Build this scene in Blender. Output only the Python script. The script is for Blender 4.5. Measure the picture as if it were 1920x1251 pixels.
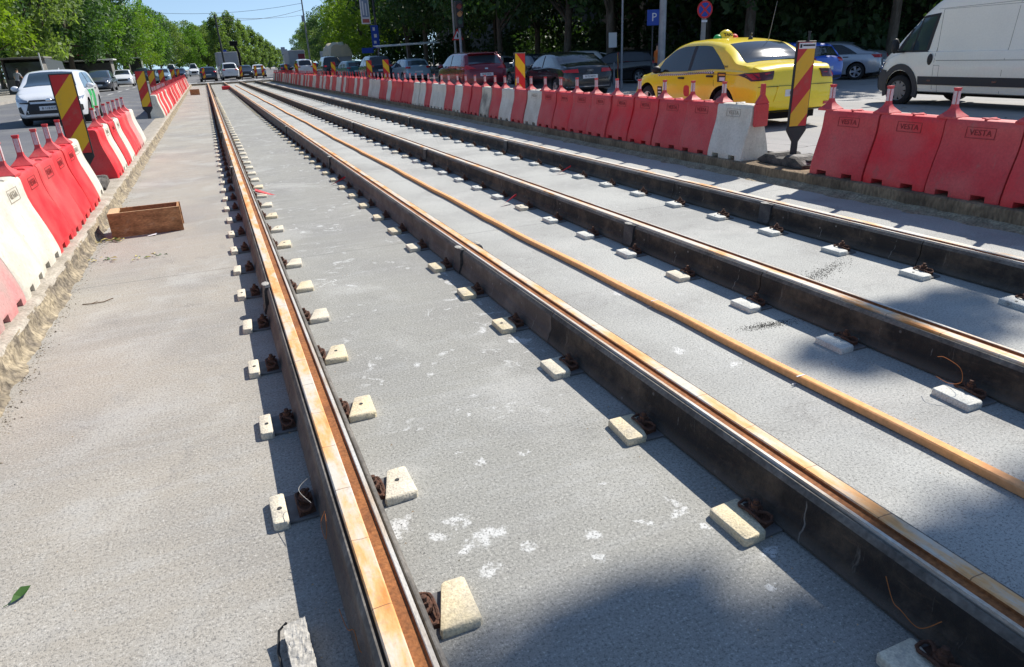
import bpy, bmesh, math, random
import numpy as np
from mathutils import Vector, Matrix, noise as mnoise
R = math.radians
S = bpy.context.scene
for o in list(bpy.data.objects): bpy.data.objects.remove(o)

# ------------------------------------------------------------------ camera
cam_d = bpy.data.cameras.new('camera'); cam = bpy.data.objects.new('camera', cam_d)
S.collection.objects.link(cam); S.camera = cam
cam_d.sensor_width = 36; cam_d.lens = 1286.5/1920*36; cam_d.clip_start = .05; cam_d.clip_end = 6000
yaw, pitch, roll = .3806, .3872, -.0472
F = Vector((math.sin(yaw)*math.cos(pitch), math.cos(yaw)*math.cos(pitch), -math.sin(pitch)))
Rr = Vector((math.cos(yaw), -math.sin(yaw), 0)); Uu = Rr.cross(F)
R2 = Rr*math.cos(roll)+Uu*math.sin(roll); U2 = -Rr*math.sin(roll)+Uu*math.cos(roll)
m = Matrix((R2, U2, -F)).transposed().to_4x4(); m.translation = Vector((0, 0, 1.57))
cam.matrix_world = m

# ------------------------------------------------------------------ world and sun
SUN = Vector((.92, .36, 1.0)).normalized()
el = math.asin(SUN.z); az = math.atan2(SUN.x, SUN.y)
w = bpy.data.worlds.new('World'); S.world = w; w.use_nodes = True
nt = w.node_tree; bg = nt.nodes['Background']
sky = nt.nodes.new('ShaderNodeTexSky'); sky.sky_type = 'NISHITA'; sky.sun_disc = False
sky.sun_elevation = el; sky.sun_rotation = az; sky.air_density = 1.0; sky.dust_density = .1; sky.ozone_density = 1.6
tcw = nt.nodes.new('ShaderNodeTexCoord'); up = nt.nodes.new('ShaderNodeVectorMath'); up.operation = 'ADD'; up.inputs[1].default_value = (0, 0, .11)
nt.links.new(tcw.outputs['Generated'], up.inputs[0]); nrm = nt.nodes.new('ShaderNodeVectorMath'); nrm.operation = 'NORMALIZE'
nt.links.new(up.outputs[0], nrm.inputs[0]); nt.links.new(nrm.outputs[0], sky.inputs[0])
nt.links.new(sky.outputs[0], bg.inputs[0]); bg.inputs[1].default_value = .115
sd = bpy.data.lights.new('sun', 'SUN'); sd.energy = 5.0; sd.angle = R(.53); sd.color = (1, .95, .87)
so = bpy.data.objects.new('sun', sd); S.collection.objects.link(so)
so.rotation_euler = SUN.to_track_quat('Z', 'Y').to_euler(); so.location = (20, 8, 40)
S.view_settings.view_transform = 'Standard'; S.view_settings.look = 'None'
S.view_settings.exposure = 0.43; S.view_settings.gamma = 1
S.render.engine = 'CYCLES'
S.cycles.max_bounces = 6; S.cycles.transparent_max_bounces = 8

# ------------------------------------------------------------------ materials
def mat(name, col, rough=.7, metal=0., var=None, vscale=3., fine=0., fscale=60., bump=0., bscale=40., coat=0., spec=.5, trans=0., ior=1.45, emit=None, stretch=None, alpha=1., rnd=False, scuff=None):
    """Principled material; var = second colour blended in by large noise, fine = fine speckle amount."""
    M_ = bpy.data.materials.new(name); M_.use_nodes = True
    t = M_.node_tree; L = t.links; N = t.nodes; b = N['Principled BSDF']
    b.inputs['Roughness'].default_value = rough; b.inputs['Metallic'].default_value = metal
    b.inputs['Coat Weight'].default_value = coat; b.inputs['Coat Roughness'].default_value = .08
    b.inputs['Specular IOR Level'].default_value = spec; b.inputs['IOR'].default_value = ior
    b.inputs['Transmission Weight'].default_value = trans; b.inputs['Alpha'].default_value = alpha
    b.inputs['Base Color'].default_value = (*col, 1)
    M_.diffuse_color = (*col, 1)
    tc = N.new('ShaderNodeTexCoord'); vec = tc.outputs['Object']
    if stretch:
        mp = N.new('ShaderNodeMapping'); mp.inputs['Scale'].default_value = stretch
        L.new(vec, mp.inputs[0]); vec = mp.outputs[0]
    if rnd:
        oi = N.new('ShaderNodeObjectInfo'); sc_ = N.new('ShaderNodeVectorMath'); sc_.operation = 'SCALE'; sc_.inputs[0].default_value = (37., 53., 71.); L.new(oi.outputs['Random'], sc_.inputs['Scale'])
        ad = N.new('ShaderNodeVectorMath'); ad.operation = 'ADD'; L.new(vec, ad.inputs[0]); L.new(sc_.outputs[0], ad.inputs[1]); vec = ad.outputs[0]
    cur = None
    if var:
        n = N.new('ShaderNodeTexNoise'); n.inputs['Scale'].default_value = vscale; n.inputs['Detail'].default_value = 6
        L.new(vec, n.inputs['Vector'])
        r = N.new('ShaderNodeValToRGB'); r.color_ramp.elements[0].position = .38; r.color_ramp.elements[1].position = .64
        r.color_ramp.elements[0].color = (*col, 1); r.color_ramp.elements[1].color = (*var, 1)
        L.new(n.outputs[0], r.inputs[0]); cur = r.outputs[0]
    if fine:
        n2 = N.new('ShaderNodeTexNoise'); n2.inputs['Scale'].default_value = fscale; n2.inputs['Detail'].default_value = 3
        L.new(vec, n2.inputs['Vector'])
        mr = N.new('ShaderNodeMapRange'); mr.inputs[1].default_value = .3; mr.inputs[2].default_value = .7
        mr.inputs[3].default_value = 1-fine; mr.inputs[4].default_value = 1+fine
        L.new(n2.outputs[0], mr.inputs[0])
        mx = N.new('ShaderNodeVectorMath'); mx.operation = 'SCALE'
        if cur: L.new(cur, mx.inputs[0])
        else: mx.inputs[0].default_value = col
        L.new(mr.outputs[0], mx.inputs['Scale']); cur = mx.outputs[0]
    if scuff:
        mp3 = N.new('ShaderNodeMapping'); mp3.inputs['Scale'].default_value = (1, 1.6, .7); L.new(vec, mp3.inputs[0])
        s1 = ramp(t, noise_(t, mp3.outputs[0], 5.5, 7, .75, .4), .56, .72); s2 = ramp(t, noise_(t, vec, 38, 3, .7), .63, .72)
        cur = mixc(t, math_(t, 'MULTIPLY', s1, scuff[3]), cur, scuff[:3]); cur = mixc(t, math_(t, 'MULTIPLY', s2, scuff[3]*.8), cur, tuple(v*.35 for v in scuff[:3]))
    if cur: L.new(cur, b.inputs['Base Color'])
    if bump:
        n3 = N.new('ShaderNodeTexNoise'); n3.inputs['Scale'].default_value = bscale; n3.inputs['Detail'].default_value = 4
        L.new(vec, n3.inputs['Vector'])
        bp = N.new('ShaderNodeBump'); bp.inputs['Strength'].default_value = bump; bp.inputs['Distance'].default_value = .02
        L.new(n3.outputs[0], bp.inputs['Height']); L.new(bp.outputs[0], b.inputs['Normal'])
    if emit:
        b.inputs['Emission Color'].default_value = (*emit[:3], 1); b.inputs['Emission Strength'].default_value = emit[3]
    return M_

def nd(t, typ, **kw):
    n = t.nodes.new(typ)
    for k, v in kw.items():
        if k.startswith('i_'):
            n.inputs[int(k[2:]) if k[2:].isdigit() else k[2:]].default_value = v
        else: setattr(n, k, v)
    return n

def math_(t, op, a, b=None, c=None):
    n = t.nodes.new('ShaderNodeMath'); n.operation = op
    for i, v in enumerate((a, b, c)):
        if v is None: continue
        if isinstance(v, (int, float)): n.inputs[i].default_value = v
        else: t.links.new(v, n.inputs[i])
    return n.outputs[0]

def mixc(t, fac, a, b):
    n = t.nodes.new('ShaderNodeMix'); n.data_type = 'RGBA'
    for s, v in ((n.inputs[0], fac), (n.inputs[6], a), (n.inputs[7], b)):
        if isinstance(v, (int, float)): s.default_value = v
        elif isinstance(v, tuple): s.default_value = (*v, 1)
        else: t.links.new(v, s)
    return n.outputs[2]

def ramp(t, v, p0, p1, c0=(0, 0, 0), c1=(1, 1, 1)):
    r = t.nodes.new('ShaderNodeMapRange'); r.interpolation_type = 'SMOOTHSTEP'
    r.inputs[1].default_value = p0; r.inputs[2].default_value = p1
    t.links.new(v, r.inputs[0]); return r.outputs[0]

def noise_(t, vec, scale, detail=4, rough=.55, dist=0.):
    n = nd(t, 'ShaderNodeTexNoise'); n.inputs['Scale'].default_value = scale; n.inputs['Detail'].default_value = detail
    n.inputs['Roughness'].default_value = rough; n.inputs['Distortion'].default_value = dist
    t.links.new(vec, n.inputs['Vector']); return n.outputs[0]

SPLASH = [(.56, 2.0, .030), (.60, 1.87, .035), (.46, 1.95, .028), (.53, 1.86, .025), (.65, 1.88, .03), (.56, 1.70, .030), (.73, 1.76, .024), (.77, 2.33, .028), (.95, 1.72, .024), (.91, 1.60, .024), (1.32, 1.74, .026), (1.30, 1.68, .02), (1.16, 1.71, .018), (1.32, 1.58, .02), (1.44, 1.38, .030), (.36, 2.07, .034), (.34, 2.03, .026), (1.33, 1.25, .018), (.95, 2.31, .02), (.70, 2.45, .016), (1.14, 1.97, .016), (.86, 2.75, .018), (2.4, 3.9, .05), (2.15, 2.9, .04), (2.3, 2.6, .035), (1.95, 2.2, .03)]
def slab_material():
    M_ = bpy.data.materials.new('slab_concrete'); M_.use_nodes = True; t = M_.node_tree; L = t.links
    b = t.nodes['Principled BSDF']; b.inputs['Roughness'].default_value = .85; b.inputs['Specular IOR Level'].default_value = .3
    tc = nd(t, 'ShaderNodeTexCoord'); vec = tc.outputs['Object']
    sx = nd(t, 'ShaderNodeSeparateXYZ'); L.new(vec, sx.inputs[0]); X, Y = sx.outputs[0], sx.outputs[1]
    warm = ramp(t, X, .25, -.15)                      # dusty left strip is warmer
    right = ramp(t, X, 1.4, 2.3)                       # smoother, paler screed between the tracks
    base = mixc(t, warm, (.315, .308, .275), (.375, .342, .288))
    base = mixc(t, right, base, (.45, .45, .42))
    big = ramp(t, noise_(t, vec, .8, 5), .35, .7)
    base = mixc(t, math_(t, 'MULTIPLY', big, .62), base, (.245, .24, .228))
    mid = ramp(t, noise_(t, vec, 5, 6, .65), .5, .75)
    base = mixc(t, math_(t, 'MULTIPLY', mid, .35), base, (.42, .42, .40))
    pale = ramp(t, noise_(t, vec, 1.15, 5, .6, .5), .50, .70)
    base = mixc(t, math_(t, 'MULTIPLY', pale, .5), base, (.50, .49, .455))
    rub = ramp(t, noise_(t, vec, 3.3, 6, .7, 1.2), .57, .66)
    base = mixc(t, math_(t, 'MULTIPLY', rub, .28), base, (.21, .20, .185))
    # trowel streaks across the track
    mp = nd(t, 'ShaderNodeMapping'); mp.inputs['Scale'].default_value = (.35, 7, 1); L.new(vec, mp.inputs[0])
    st = ramp(t, noise_(t, mp.outputs[0], 2.2, 4), .45, .7)
    base = mixc(t, math_(t, 'MULTIPLY', st, .16), base, (.44, .44, .43))
    # fine grain and pores
    g = noise_(t, vec, 88, 3, .7); g2 = noise_(t, vec, 210, 2, .6)
    gr = math_(t, 'ADD', math_(t, 'MULTIPLY', g, .6), math_(t, 'MULTIPLY', g2, .4))
    pores = ramp(t, gr, .49, .40)
    base = mixc(t, math_(t, 'MULTIPLY', pores, .66), base, (.11, .11, .105))
    lite = ramp(t, gr, .55, .64)
    base = mixc(t, math_(t, 'MULTIPLY', lite, .58), base, (.66, .64, .59))
    # scattered dark specks
    vo = nd(t, 'ShaderNodeTexVoronoi'); vo.inputs['Scale'].default_value = 7; L.new(vec, vo.inputs['Vector'])
    sp = ramp(t, vo.outputs['Distance'], .055, .03)
    base = mixc(t, math_(t, 'MULTIPLY', sp, .55), base, (.09, .085, .08))
    # pale cement splashes between the first rails
    n1 = noise_(t, vec, 1.6, 2, .5); n2 = noise_(t, vec, 8, 5, .62, .8)
    spl = math_(t, 'MULTIPLY', ramp(t, n1, .42, .54), ramp(t, n2, .585, .66))
    spl = math_(t, 'MULTIPLY', spl, ramp(t, X, .4, .55)); spl = math_(t, 'MULTIPLY', spl, ramp(t, Y, 2.4, 2.9))
    spl = math_(t, 'MULTIPLY', spl, math_(t, 'ADD', .3, math_(t, 'MULTIPLY', ramp(t, X, 1.7, 1.6), .7)))
    wob = nd(t, 'ShaderNodeTexNoise'); wob.inputs['Scale'].default_value = 13; wob.inputs['Detail'].default_value = 5; wob.inputs['Roughness'].default_value = .7; L.new(vec, wob.inputs['Vector'])
    wv = nd(t, 'ShaderNodeVectorMath', operation='MULTIPLY_ADD'); wv.inputs[1].default_value = (.24, .20, 0); L.new(wob.outputs['Color'], wv.inputs[0]); L.new(vec, wv.inputs[2])
    for px_, py_, pr_ in SPLASH:
        dd = nd(t, 'ShaderNodeVectorMath', operation='DISTANCE'); L.new(wv.outputs[0], dd.inputs[0]); dd.inputs[1].default_value = (px_+.12, py_+.10, 0)
        spl = math_(t, 'MAXIMUM', spl, ramp(t, dd.outputs['Value'], pr_*1.3, pr_*.5))
    spl = math_(t, 'MULTIPLY', spl, ramp(t, gr, .40, .50))
    base = mixc(t, math_(t, 'MULTIPLY', spl, .66), base, (.70, .70, .68))
    # dark grit smears
    n4 = noise_(t, vec, 1.3, 3, .5, .3)
    dk = math_(t, 'MULTIPLY', ramp(t, n4, .66, .74), ramp(t, noise_(t, vec, 60, 3, .7), .45, .6))
    base = mixc(t, math_(t, 'MULTIPLY', dk, .6), base, (.10, .10, .10))
    # casting joints across the slab every few metres
    fr = math_(t, 'FRACT', math_(t, 'MULTIPLY', math_(t, 'ADD', Y, math_(t, 'MULTIPLY', noise_(t, vec, 3, 2), .03)), 1/6.1))
    jn = math_(t, 'MULTIPLY', math_(t, 'LESS_THAN', fr, .0016), .7)
    base = mixc(t, jn, base, (.12, .12, .115))
    L.new(base, b.inputs['Base Color'])
    bp = nd(t, 'ShaderNodeBump'); bp.inputs['Strength'].default_value = .55; bp.inputs['Distance'].default_value = .006
    L.new(math_(t, 'ADD', gr, math_(t, 'MULTIPLY', noise_(t, vec, 20, 3), .6)), bp.inputs['Height']); L.new(bp.outputs[0], b.inputs['Normal'])
    return M_

def asphalt_material(name, col, dust):
    M_ = bpy.data.materials.new(name); M_.use_nodes = True; t = M_.node_tree; L = t.links
    b = t.nodes['Principled BSDF']; b.inputs['Roughness'].default_value = .82; b.inputs['Specular IOR Level'].default_value = .35
    vec = nd(t, 'ShaderNodeTexCoord').outputs['Object']
    c = mixc(t, ramp(t, noise_(t, vec, .35, 6, .6), .4, .65), col, dust)
    mp = nd(t, 'ShaderNodeMapping'); mp.inputs['Scale'].default_value = (2.2, .06, 1); L.new(vec, mp.inputs[0])
    c = mixc(t, math_(t, 'MULTIPLY', ramp(t, noise_(t, mp.outputs[0], 1.3, 3), .5, .7), .4), c, tuple(v*.78 for v in col))
    g = noise_(t, vec, 70, 3, .7)
    c = mixc(t, math_(t, 'MULTIPLY', ramp(t, g, .5, .35), .4), c, tuple(v*.45 for v in col))
    # sealed cracks
    vo = nd(t, 'ShaderNodeTexVoronoi', feature='DISTANCE_TO_EDGE'); vo.inputs['Scale'].default_value = .22; L.new(vec, vo.inputs['Vector'])
    ad = nd(t, 'ShaderNodeVectorMath', operation='ADD'); nn = nd(t, 'ShaderNodeTexNoise'); nn.inputs['Scale'].default_value = 1.2
    L.new(vec, nn.inputs['Vector']); L.new(vec, ad.inputs[0]); L.new(nn.outputs['Color'], ad.inputs[1]); L.new(ad.outputs[0], vo.inputs['Vector'])
    c = mixc(t, math_(t, 'MULTIPLY', ramp(t, vo.outputs['Distance'], .006, .002), .7), c, (.03, .03, .03))
    L.new(c, b.inputs['Base Color'])
    bp = nd(t, 'ShaderNodeBump'); bp.inputs['Strength'].default_value = .4; bp.inputs['Distance'].default_value = .006
    L.new(g, bp.inputs['Height']); L.new(bp.outputs[0], b.inputs['Normal'])
    return M_

def rail_top_material(name, rust=.5, seed=0.):
    M_ = bpy.data.materials.new(name); M_.use_nodes = True; t = M_.node_tree; L = t.links
    b = t.nodes['Principled BSDF']; b.inputs['Roughness'].default_value = .72; b.inputs['Metallic'].default_value = .05
    vec = nd(t, 'ShaderNodeTexCoord').outputs['Object']
    mp = nd(t, 'ShaderNodeMapping'); mp.inputs['Scale'].default_value = (5, 1.3, 3); mp.inputs['Location'].default_value = (0, seed, 0); L.new(vec, mp.inputs[0])
    n = noise_(t, mp.outputs[0], 1.9, 6, .65)
    sx = nd(t, 'ShaderNodeSeparateXYZ'); L.new(vec, sx.inputs[0])
    c = mixc(t, ramp(t, n, .50-rust*.12, .70-rust*.12), (.60, .56, .48), (.78, .43, .17))
    c = mixc(t, ramp(t, n, .58-rust*.08, .80-rust*.08), c, (.62, .23, .05))
    c = mixc(t, math_(t, 'MULTIPLY', ramp(t, noise_(t, vec, 45, 4, .7), .5, .7), .35), c, (.40, .26, .17))
    fr = math_(t, 'FRACT', math_(t, 'MULTIPLY', math_(t, 'ADD', sx.outputs[1], math_(t, 'MULTIPLY', noise_(t, vec, 6, 2), .05)), 3.3))
    c = mixc(t, math_(t, 'MULTIPLY', math_(t, 'LESS_THAN', fr, .012), .75), c, (.16, .08, .04))
    L.new(c, b.inputs['Base Color'])
    bp = nd(t, 'ShaderNodeBump'); bp.inputs['Strength'].default_value = .25; bp.inputs['Distance'].default_value = .004
    L.new(noise_(t, vec, 90, 3), bp.inputs['Height']); L.new(bp.outputs[0], b.inputs['Normal'])
    return M_

def jacket_material(name, col, dust, amt):
    M_ = bpy.data.materials.new(name); M_.use_nodes = True; t = M_.node_tree; L = t.links
    b = t.nodes['Principled BSDF']; b.inputs['Roughness'].default_value = .75; b.inputs['Specular IOR Level'].default_value = .35
    vec = nd(t, 'ShaderNodeTexCoord').outputs['Object']
    c = mixc(t, math_(t, 'MULTIPLY', ramp(t, noise_(t, vec, 4, 7, .7), .42, .72), amt), col, dust)
    mp = nd(t, 'ShaderNodeMapping'); mp.inputs['Scale'].default_value = (3, 9, 1.2); L.new(vec, mp.inputs[0])
    c = mixc(t, math_(t, 'MULTIPLY', ramp(t, noise_(t, mp.outputs[0], 3, 5, .7), .62, .78), amt*.7), c, (.34, .30, .25))
    sx = nd(t, 'ShaderNodeSeparateXYZ'); L.new(vec, sx.inputs[0])
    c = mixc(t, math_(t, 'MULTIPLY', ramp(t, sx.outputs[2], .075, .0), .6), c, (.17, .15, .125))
    mp2 = nd(t, 'ShaderNodeMapping'); mp2.inputs['Scale'].default_value = (6, 1.2, 6); L.new(vec, mp2.inputs[0])
    c = mixc(t, math_(t, 'MULTIPLY', ramp(t, noise_(t, mp2.outputs[0], 3.5, 6, .75), .55, .75), amt*.55), c, (.20, .13, .085))
    vo = nd(t, 'ShaderNodeTexVoronoi'); vo.inputs['Scale'].default_value = 16; L.new(vec, vo.inputs['Vector'])
    c = mixc(t, math_(t, 'MULTIPLY', math_(t, 'MULTIPLY', ramp(t, vo.outputs['Distance'], .16, .08), ramp(t, noise_(t, vec, 2.5, 3), .52, .62)), .7), c, (.36, .34, .31))
    vd = math_(t, 'FRACT', math_(t, 'ADD', math_(t, 'MULTIPLY', sx.outputs[1], 1.4), math_(t, 'MULTIPLY', noise_(t, vec, 5, 3), .12)))
    c = mixc(t, math_(t, 'MULTIPLY', math_(t, 'MULTIPLY', math_(t, 'LESS_THAN', vd, .006), ramp(t, noise_(t, vec, 9, 3), .5, .6)), .6), c, (.33, .31, .28))
    L.new(c, b.inputs['Base Color'])
    bp = nd(t, 'ShaderNodeBump'); bp.inputs['Strength'].default_value = 1.; bp.inputs['Distance'].default_value = .010
    L.new(noise_(t, vec, 42, 6, .75), bp.inputs['Height']); L.new(bp.outputs[0], b.inputs['Normal'])
    return M_

def leaf_material(name, c1, c2, trans=.35):
    M_ = bpy.data.materials.new(name); M_.use_nodes = True; t = M_.node_tree; L = t.links
    b = t.nodes['Principled BSDF']; b.inputs['Roughness'].default_value = .55; b.inputs['Specular IOR Level'].default_value = .35
    geo = nd(t, 'ShaderNodeNewGeometry'); oi = nd(t, 'ShaderNodeObjectInfo')
    f = math_(t, 'FRACT', math_(t, 'ADD', geo.outputs['Random Per Island'], 0))
    c = mixc(t, f, c1, c2)
    c = mixc(t, math_(t, 'MULTIPLY', oi.outputs['Random'], .35), c, tuple(v*.62 for v in c1))
    L.new(c, b.inputs['Base Color'])
    tr = nd(t, 'ShaderNodeBsdfTranslucent'); cc = nd(t, 'ShaderNodeVectorMath', operation='MULTIPLY')
    cc.inputs[1].default_value = (1.5, 1.6, .5); L.new(c, cc.inputs[0]); L.new(cc.outputs[0], tr.inputs[0])
    mx = nd(t, 'ShaderNodeMixShader'); mx.inputs[0].default_value = trans
    L.new(b.outputs[0], mx.inputs[1]); L.new(tr.outputs[0], mx.inputs[2])
    L.new(mx.outputs[0], t.nodes['Material Output'].inputs[0])
    return M_

def stripes_material(name, flip=1, ca=(.50, .012, .012), cb=(.72, .40, .005), period=.56, phase=.68):
    """red and yellow diagonal bands of a road panel, laid in the panel's own x-z plane"""
    M_ = bpy.data.materials.new(name); M_.use_nodes = True; t = M_.node_tree; L = t.links
    b = t.nodes['Principled BSDF']; b.inputs['Roughness'].default_value = .45
    vec = nd(t, 'ShaderNodeTexCoord').outputs['Object']
    sx = nd(t, 'ShaderNodeSeparateXYZ'); L.new(vec, sx.inputs[0])
    v = math_(t, 'ADD', math_(t, 'MULTIPLY', sx.outputs[0], -1.15*flip), sx.outputs[2])
    v = math_(t, 'FRACT', math_(t, 'ADD', math_(t, 'MULTIPLY', v, 1/period), 10+phase))
    c = mixc(t, math_(t, 'GREATER_THAN', v, .5), ca, cb)
    c = mixc(t, math_(t, 'MULTIPLY', ramp(t, noise_(t, vec, 9, 5, .7), .5, .75), .35), c, (.22, .16, .11))
    L.new(c, b.inputs['Base Color'])
    return M_

MT = {}
MT['slab'] = slab_material()
MT['road_r'] = asphalt_material('pale_dusty_asphalt', (.30, .295, .285), (.36, .35, .335))
MT['road_l'] = asphalt_material('grey_asphalt', (.135, .138, .15), (.19, .188, .185))
MT['road_f'] = asphalt_material('far_asphalt', (.16, .16, .165), (.22, .215, .21))
MT['paving'] = mat('pavement_concrete', (.30, .28, .25), .9, var=(.38, .35, .31), vscale=1.2, fine=.2, fscale=30)
MT['ground'] = mat('earth', (.10, .10, .06), .95, var=(.07, .11, .03), vscale=.3, fine=.3, fscale=8)
MT['kerb_l'] = mat('rough_pale_concrete', (.34, .28, .19), .95, var=(.15, .125, .095), vscale=8, fine=.5, fscale=34, bump=1., bscale=30)
MT['kerb_top'] = mat('kerb_top_concrete', (.42, .375, .31), .95, var=(.31, .27, .215), vscale=5, fine=.25, fscale=50, bump=.4, bscale=50)
MT['kerb_r'] = mat('dirty_kerb_concrete', (.27, .20, .125), .95, var=(.15, .11, .07), vscale=4, stretch=(1, 1, .35), fine=.35, fscale=40, bump=.9, bscale=30)
MT['mortar'] = mat('sandy_mortar', (.36, .30, .21), .95, var=(.24, .19, .13), vscale=7, fine=.4, fscale=50, bump=1., bscale=35)
MT['yellow_line'] = mat('faded_yellow_paint', (.66, .55, .26), .8, var=(.52, .48, .38), vscale=6, fine=.2)
MT['white_line'] = mat('worn_white_paint', (.62, .62, .60), .8, var=(.42, .42, .41), vscale=5, fine=.2)
MT['rail_a'] = rail_top_material('rail_steel_rusted', 1.0, 0); MT['rail_b'] = rail_top_material('rail_steel_patchy', .35, 7.3)
MT['groove'] = mat('dark_rust', (.33, .125, .038), .85, var=(.22, .08, .026), vscale=6, fine=.3, fscale=70, bump=.3)
MT['jacket_a'] = jacket_material('dusty_rubber', (.115, .09, .075), (.24, .20, .165), .8)
MT['jacket_b'] = jacket_material('black_rubber', (.028, .022, .018), (.13, .095, .065), .9)
MT['sleeve'] = mat('sleeve_rubber', (.03, .03, .032), .6, var=(.07, .065, .06), vscale=10, fine=.3)
MT['pad_a'] = mat('pad_plastic_cream', (.70, .63, .48), .75, var=(.58, .52, .42), vscale=14, fine=.22, fscale=120, bump=.25, bscale=120, rnd=True, scuff=(.34, .32, .28, .75))
MT['pad_b'] = mat('pad_plastic_ochre', (.72, .60, .38), .75, var=(.62, .54, .40), vscale=11, fine=.22, fscale=120, bump=.25, bscale=120, rnd=True, scuff=(.34, .31, .27, .75))
MT['pad_c'] = mat('pad_plastic_pale', (.66, .65, .58), .75, var=(.55, .54, .50), vscale=14, fine=.22, fscale=120, bump=.25, bscale=120, rnd=True, scuff=(.34, .31, .27, .85))
MT['rust'] = mat('rusty_iron', (.12, .052, .03), .9, var=(.06, .032, .022), vscale=30, fine=.3, fscale=90, bump=.4, bscale=90)
MT['plate_steel'] = mat('grey_plate', (.17, .165, .16), .7, var=(.11, .10, .095), vscale=15, fine=.2)
MT['hose'] = mat('orange_hose_plastic', (.90, .43, .175), .85, var=(.80, .41, .20), vscale=2.5, fine=.12, fscale=40, spec=.2)
MT['b_red'] = mat('barrier_red_plastic', (.68, .022, .032), .5, var=(.62, .075, .075), vscale=3, fine=.07, fscale=50, bump=.08, bscale=25, rnd=True, scuff=(.30, .10, .08, .5))
MT['b_redf'] = mat('barrier_faded_red_plastic', (.58, .040, .048), .55, var=(.60, .10, .095), vscale=2.2, fine=.1, fscale=50, bump=.1, bscale=25, rnd=True, scuff=(.34, .16, .13, .55))
MT['b_pink'] = mat('barrier_pink_plastic', (.60, .24, .23), .6, var=(.46, .30, .27), vscale=4, fine=.12, fscale=50, bump=.1, rnd=True, scuff=(.26, .19, .17, .6))
MT['b_white'] = mat('barrier_white_plastic', (.70, .67, .58), .5, var=(.58, .54, .45), vscale=3, fine=.1, fscale=40, bump=.08, bscale=25, rnd=True, scuff=(.30, .26, .19, .55))
MT['b_burnt'] = mat('barrier_burnt_plastic', (.60, .55, .44), .6, var=(.03, .03, .03), vscale=2.2, fine=.15, fscale=40)
MT['b_mark'] = mat('barrier_marking', (.25, .03, .03), .7); MT['b_mark_w'] = mat('barrier_marking_grey', (.33, .29, .23), .7)
MT['reflector'] = mat('reflective_white_film', (.62, .50, .50), .35, fine=.15)
MT['stripe_p'] = stripes_material('striped_film', 1); MT['stripe_n'] = stripes_material('striped_film_reversed', -1, ca=(.62, .012, .012), cb=(.85, .50, .005))
MT['black_pl'] = mat('black_plastic', (.02, .02, .022), .55, fine=.2); MT['foot_rubber'] = mat('recycled_rubber', (.045, .043, .04), .9, var=(.12, .11, .095), vscale=6, fine=.35, fscale=50, bump=.6)
MT['foot_dust'] = mat('dusty_rubber_top', (.30, .285, .26), .95, var=(.10, .095, .09), vscale=7, fine=.3)
MT['ply'] = mat('plywood', (.43, .22, .095), .8, var=(.25, .12, .05), vscale=4.5, fine=.3, fscale=30, stretch=(1.3, 1, 4), bump=.2, scuff=(.50, .40, .30, .45))
MT['ply_edge'] = mat('plywood_edge', (.60, .40, .22), .8, fine=.25, fscale=80)
MT['paper'] = mat('white_paper', (.8, .8, .8), .8)
MT['leaf_g'] = mat('fallen_leaf', (.05, .12, .02), .6); MT['leaf_y'] = mat('dry_leaf', (.42, .36, .13), .8)
MT['twig'] = mat('brown_twig', (.13, .085, .05), .9); MT['stone'] = mat('grit_stone', (.40, .38, .34), .95, fine=.3, fscale=90, bump=.5)
MT['stone_t'] = mat('tan_chip', (.55, .38, .22), .9)
MT['red_tape'] = mat('red_plastic_strip', (.62, .03, .04), .5)
MT['wire_rust'] = mat('rusty_wire', (.40, .13, .03), .8)
MT['glass'] = mat('car_glass', (.012, .016, .018), .06, spec=.8, coat=.3); MT['glass_b'] = mat('car_glass_sky', (.03, .05, .065), .05, spec=1., coat=.5)
MT['tyre'] = mat('tyre_rubber', (.018, .018, .019), .85, fine=.2); MT['rim'] = mat('alloy_rim', (.50, .50, .51), .35, metal=.8)
MT['well'] = mat('wheel_well', (.006, .006, .006), .95); MT['chrome'] = mat('chrome', (.75, .76, .78), .15, metal=1)
MT['rim_d'] = mat('steel_rim_grey', (.20, .20, .20), .5, metal=.5)
MT['lip_steel'] = mat('pale_worn_steel', (.58, .56, .51), .6, metal=.1, var=(.50, .40, .30), vscale=3.5, fine=.18, fscale=60, stretch=(4, 1.2, 4))
MT['tail'] = mat('tail_lamp_red', (.42, .008, .012), .18, coat=.6); MT['tail_dark'] = mat('tail_lamp_smoked', (.08, .012, .015), .2, coat=.6)
MT['headl'] = mat('headlamp_glass', (.35, .38, .42), .1, metal=.5, coat=.8)
MT['plate'] = mat('licence_plate_white', (.62, .63, .64), .5); MT['ink'] = mat('black_ink', (.012, .012, .014), .6)
MT['grey_pl'] = mat('grey_plastic', (.05, .05, .053), .7)
MT['seam'] = mat('panel_gap', (.02, .018, .01), .8)
def paint(name, col, rough=.32, metal=0., dirt=.12): return mat(name, col, rough, metal, var=tuple(c*(1-dirt)+.04*dirt for c in col), vscale=1.2, coat=.7, fine=.03, fscale=30)
MT['p_yellow'] = paint('taxi_yellow_paint', (.93, .70, .008), dirt=.05); MT['p_white'] = paint('white_car_paint', (.74, .76, .78), dirt=.05)
MT['p_van'] = paint('off_white_van_paint', (.88, .85, .75), .4, dirt=.05); MT['p_black'] = paint('black_car_paint', (.012, .012, .014), .2)
MT['p_dkgrey'] = paint('dark_grey_car_paint', (.05, .055, .065)); MT['p_crim'] = paint('crimson_car_paint', (.17, .010, .024), .25, .3)
MT['p_blue'] = paint('bright_blue_car_paint', (.02, .10, .52)); MT['p_silver'] = paint('silver_car_paint', (.42, .45, .50), .3, .5)
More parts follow.
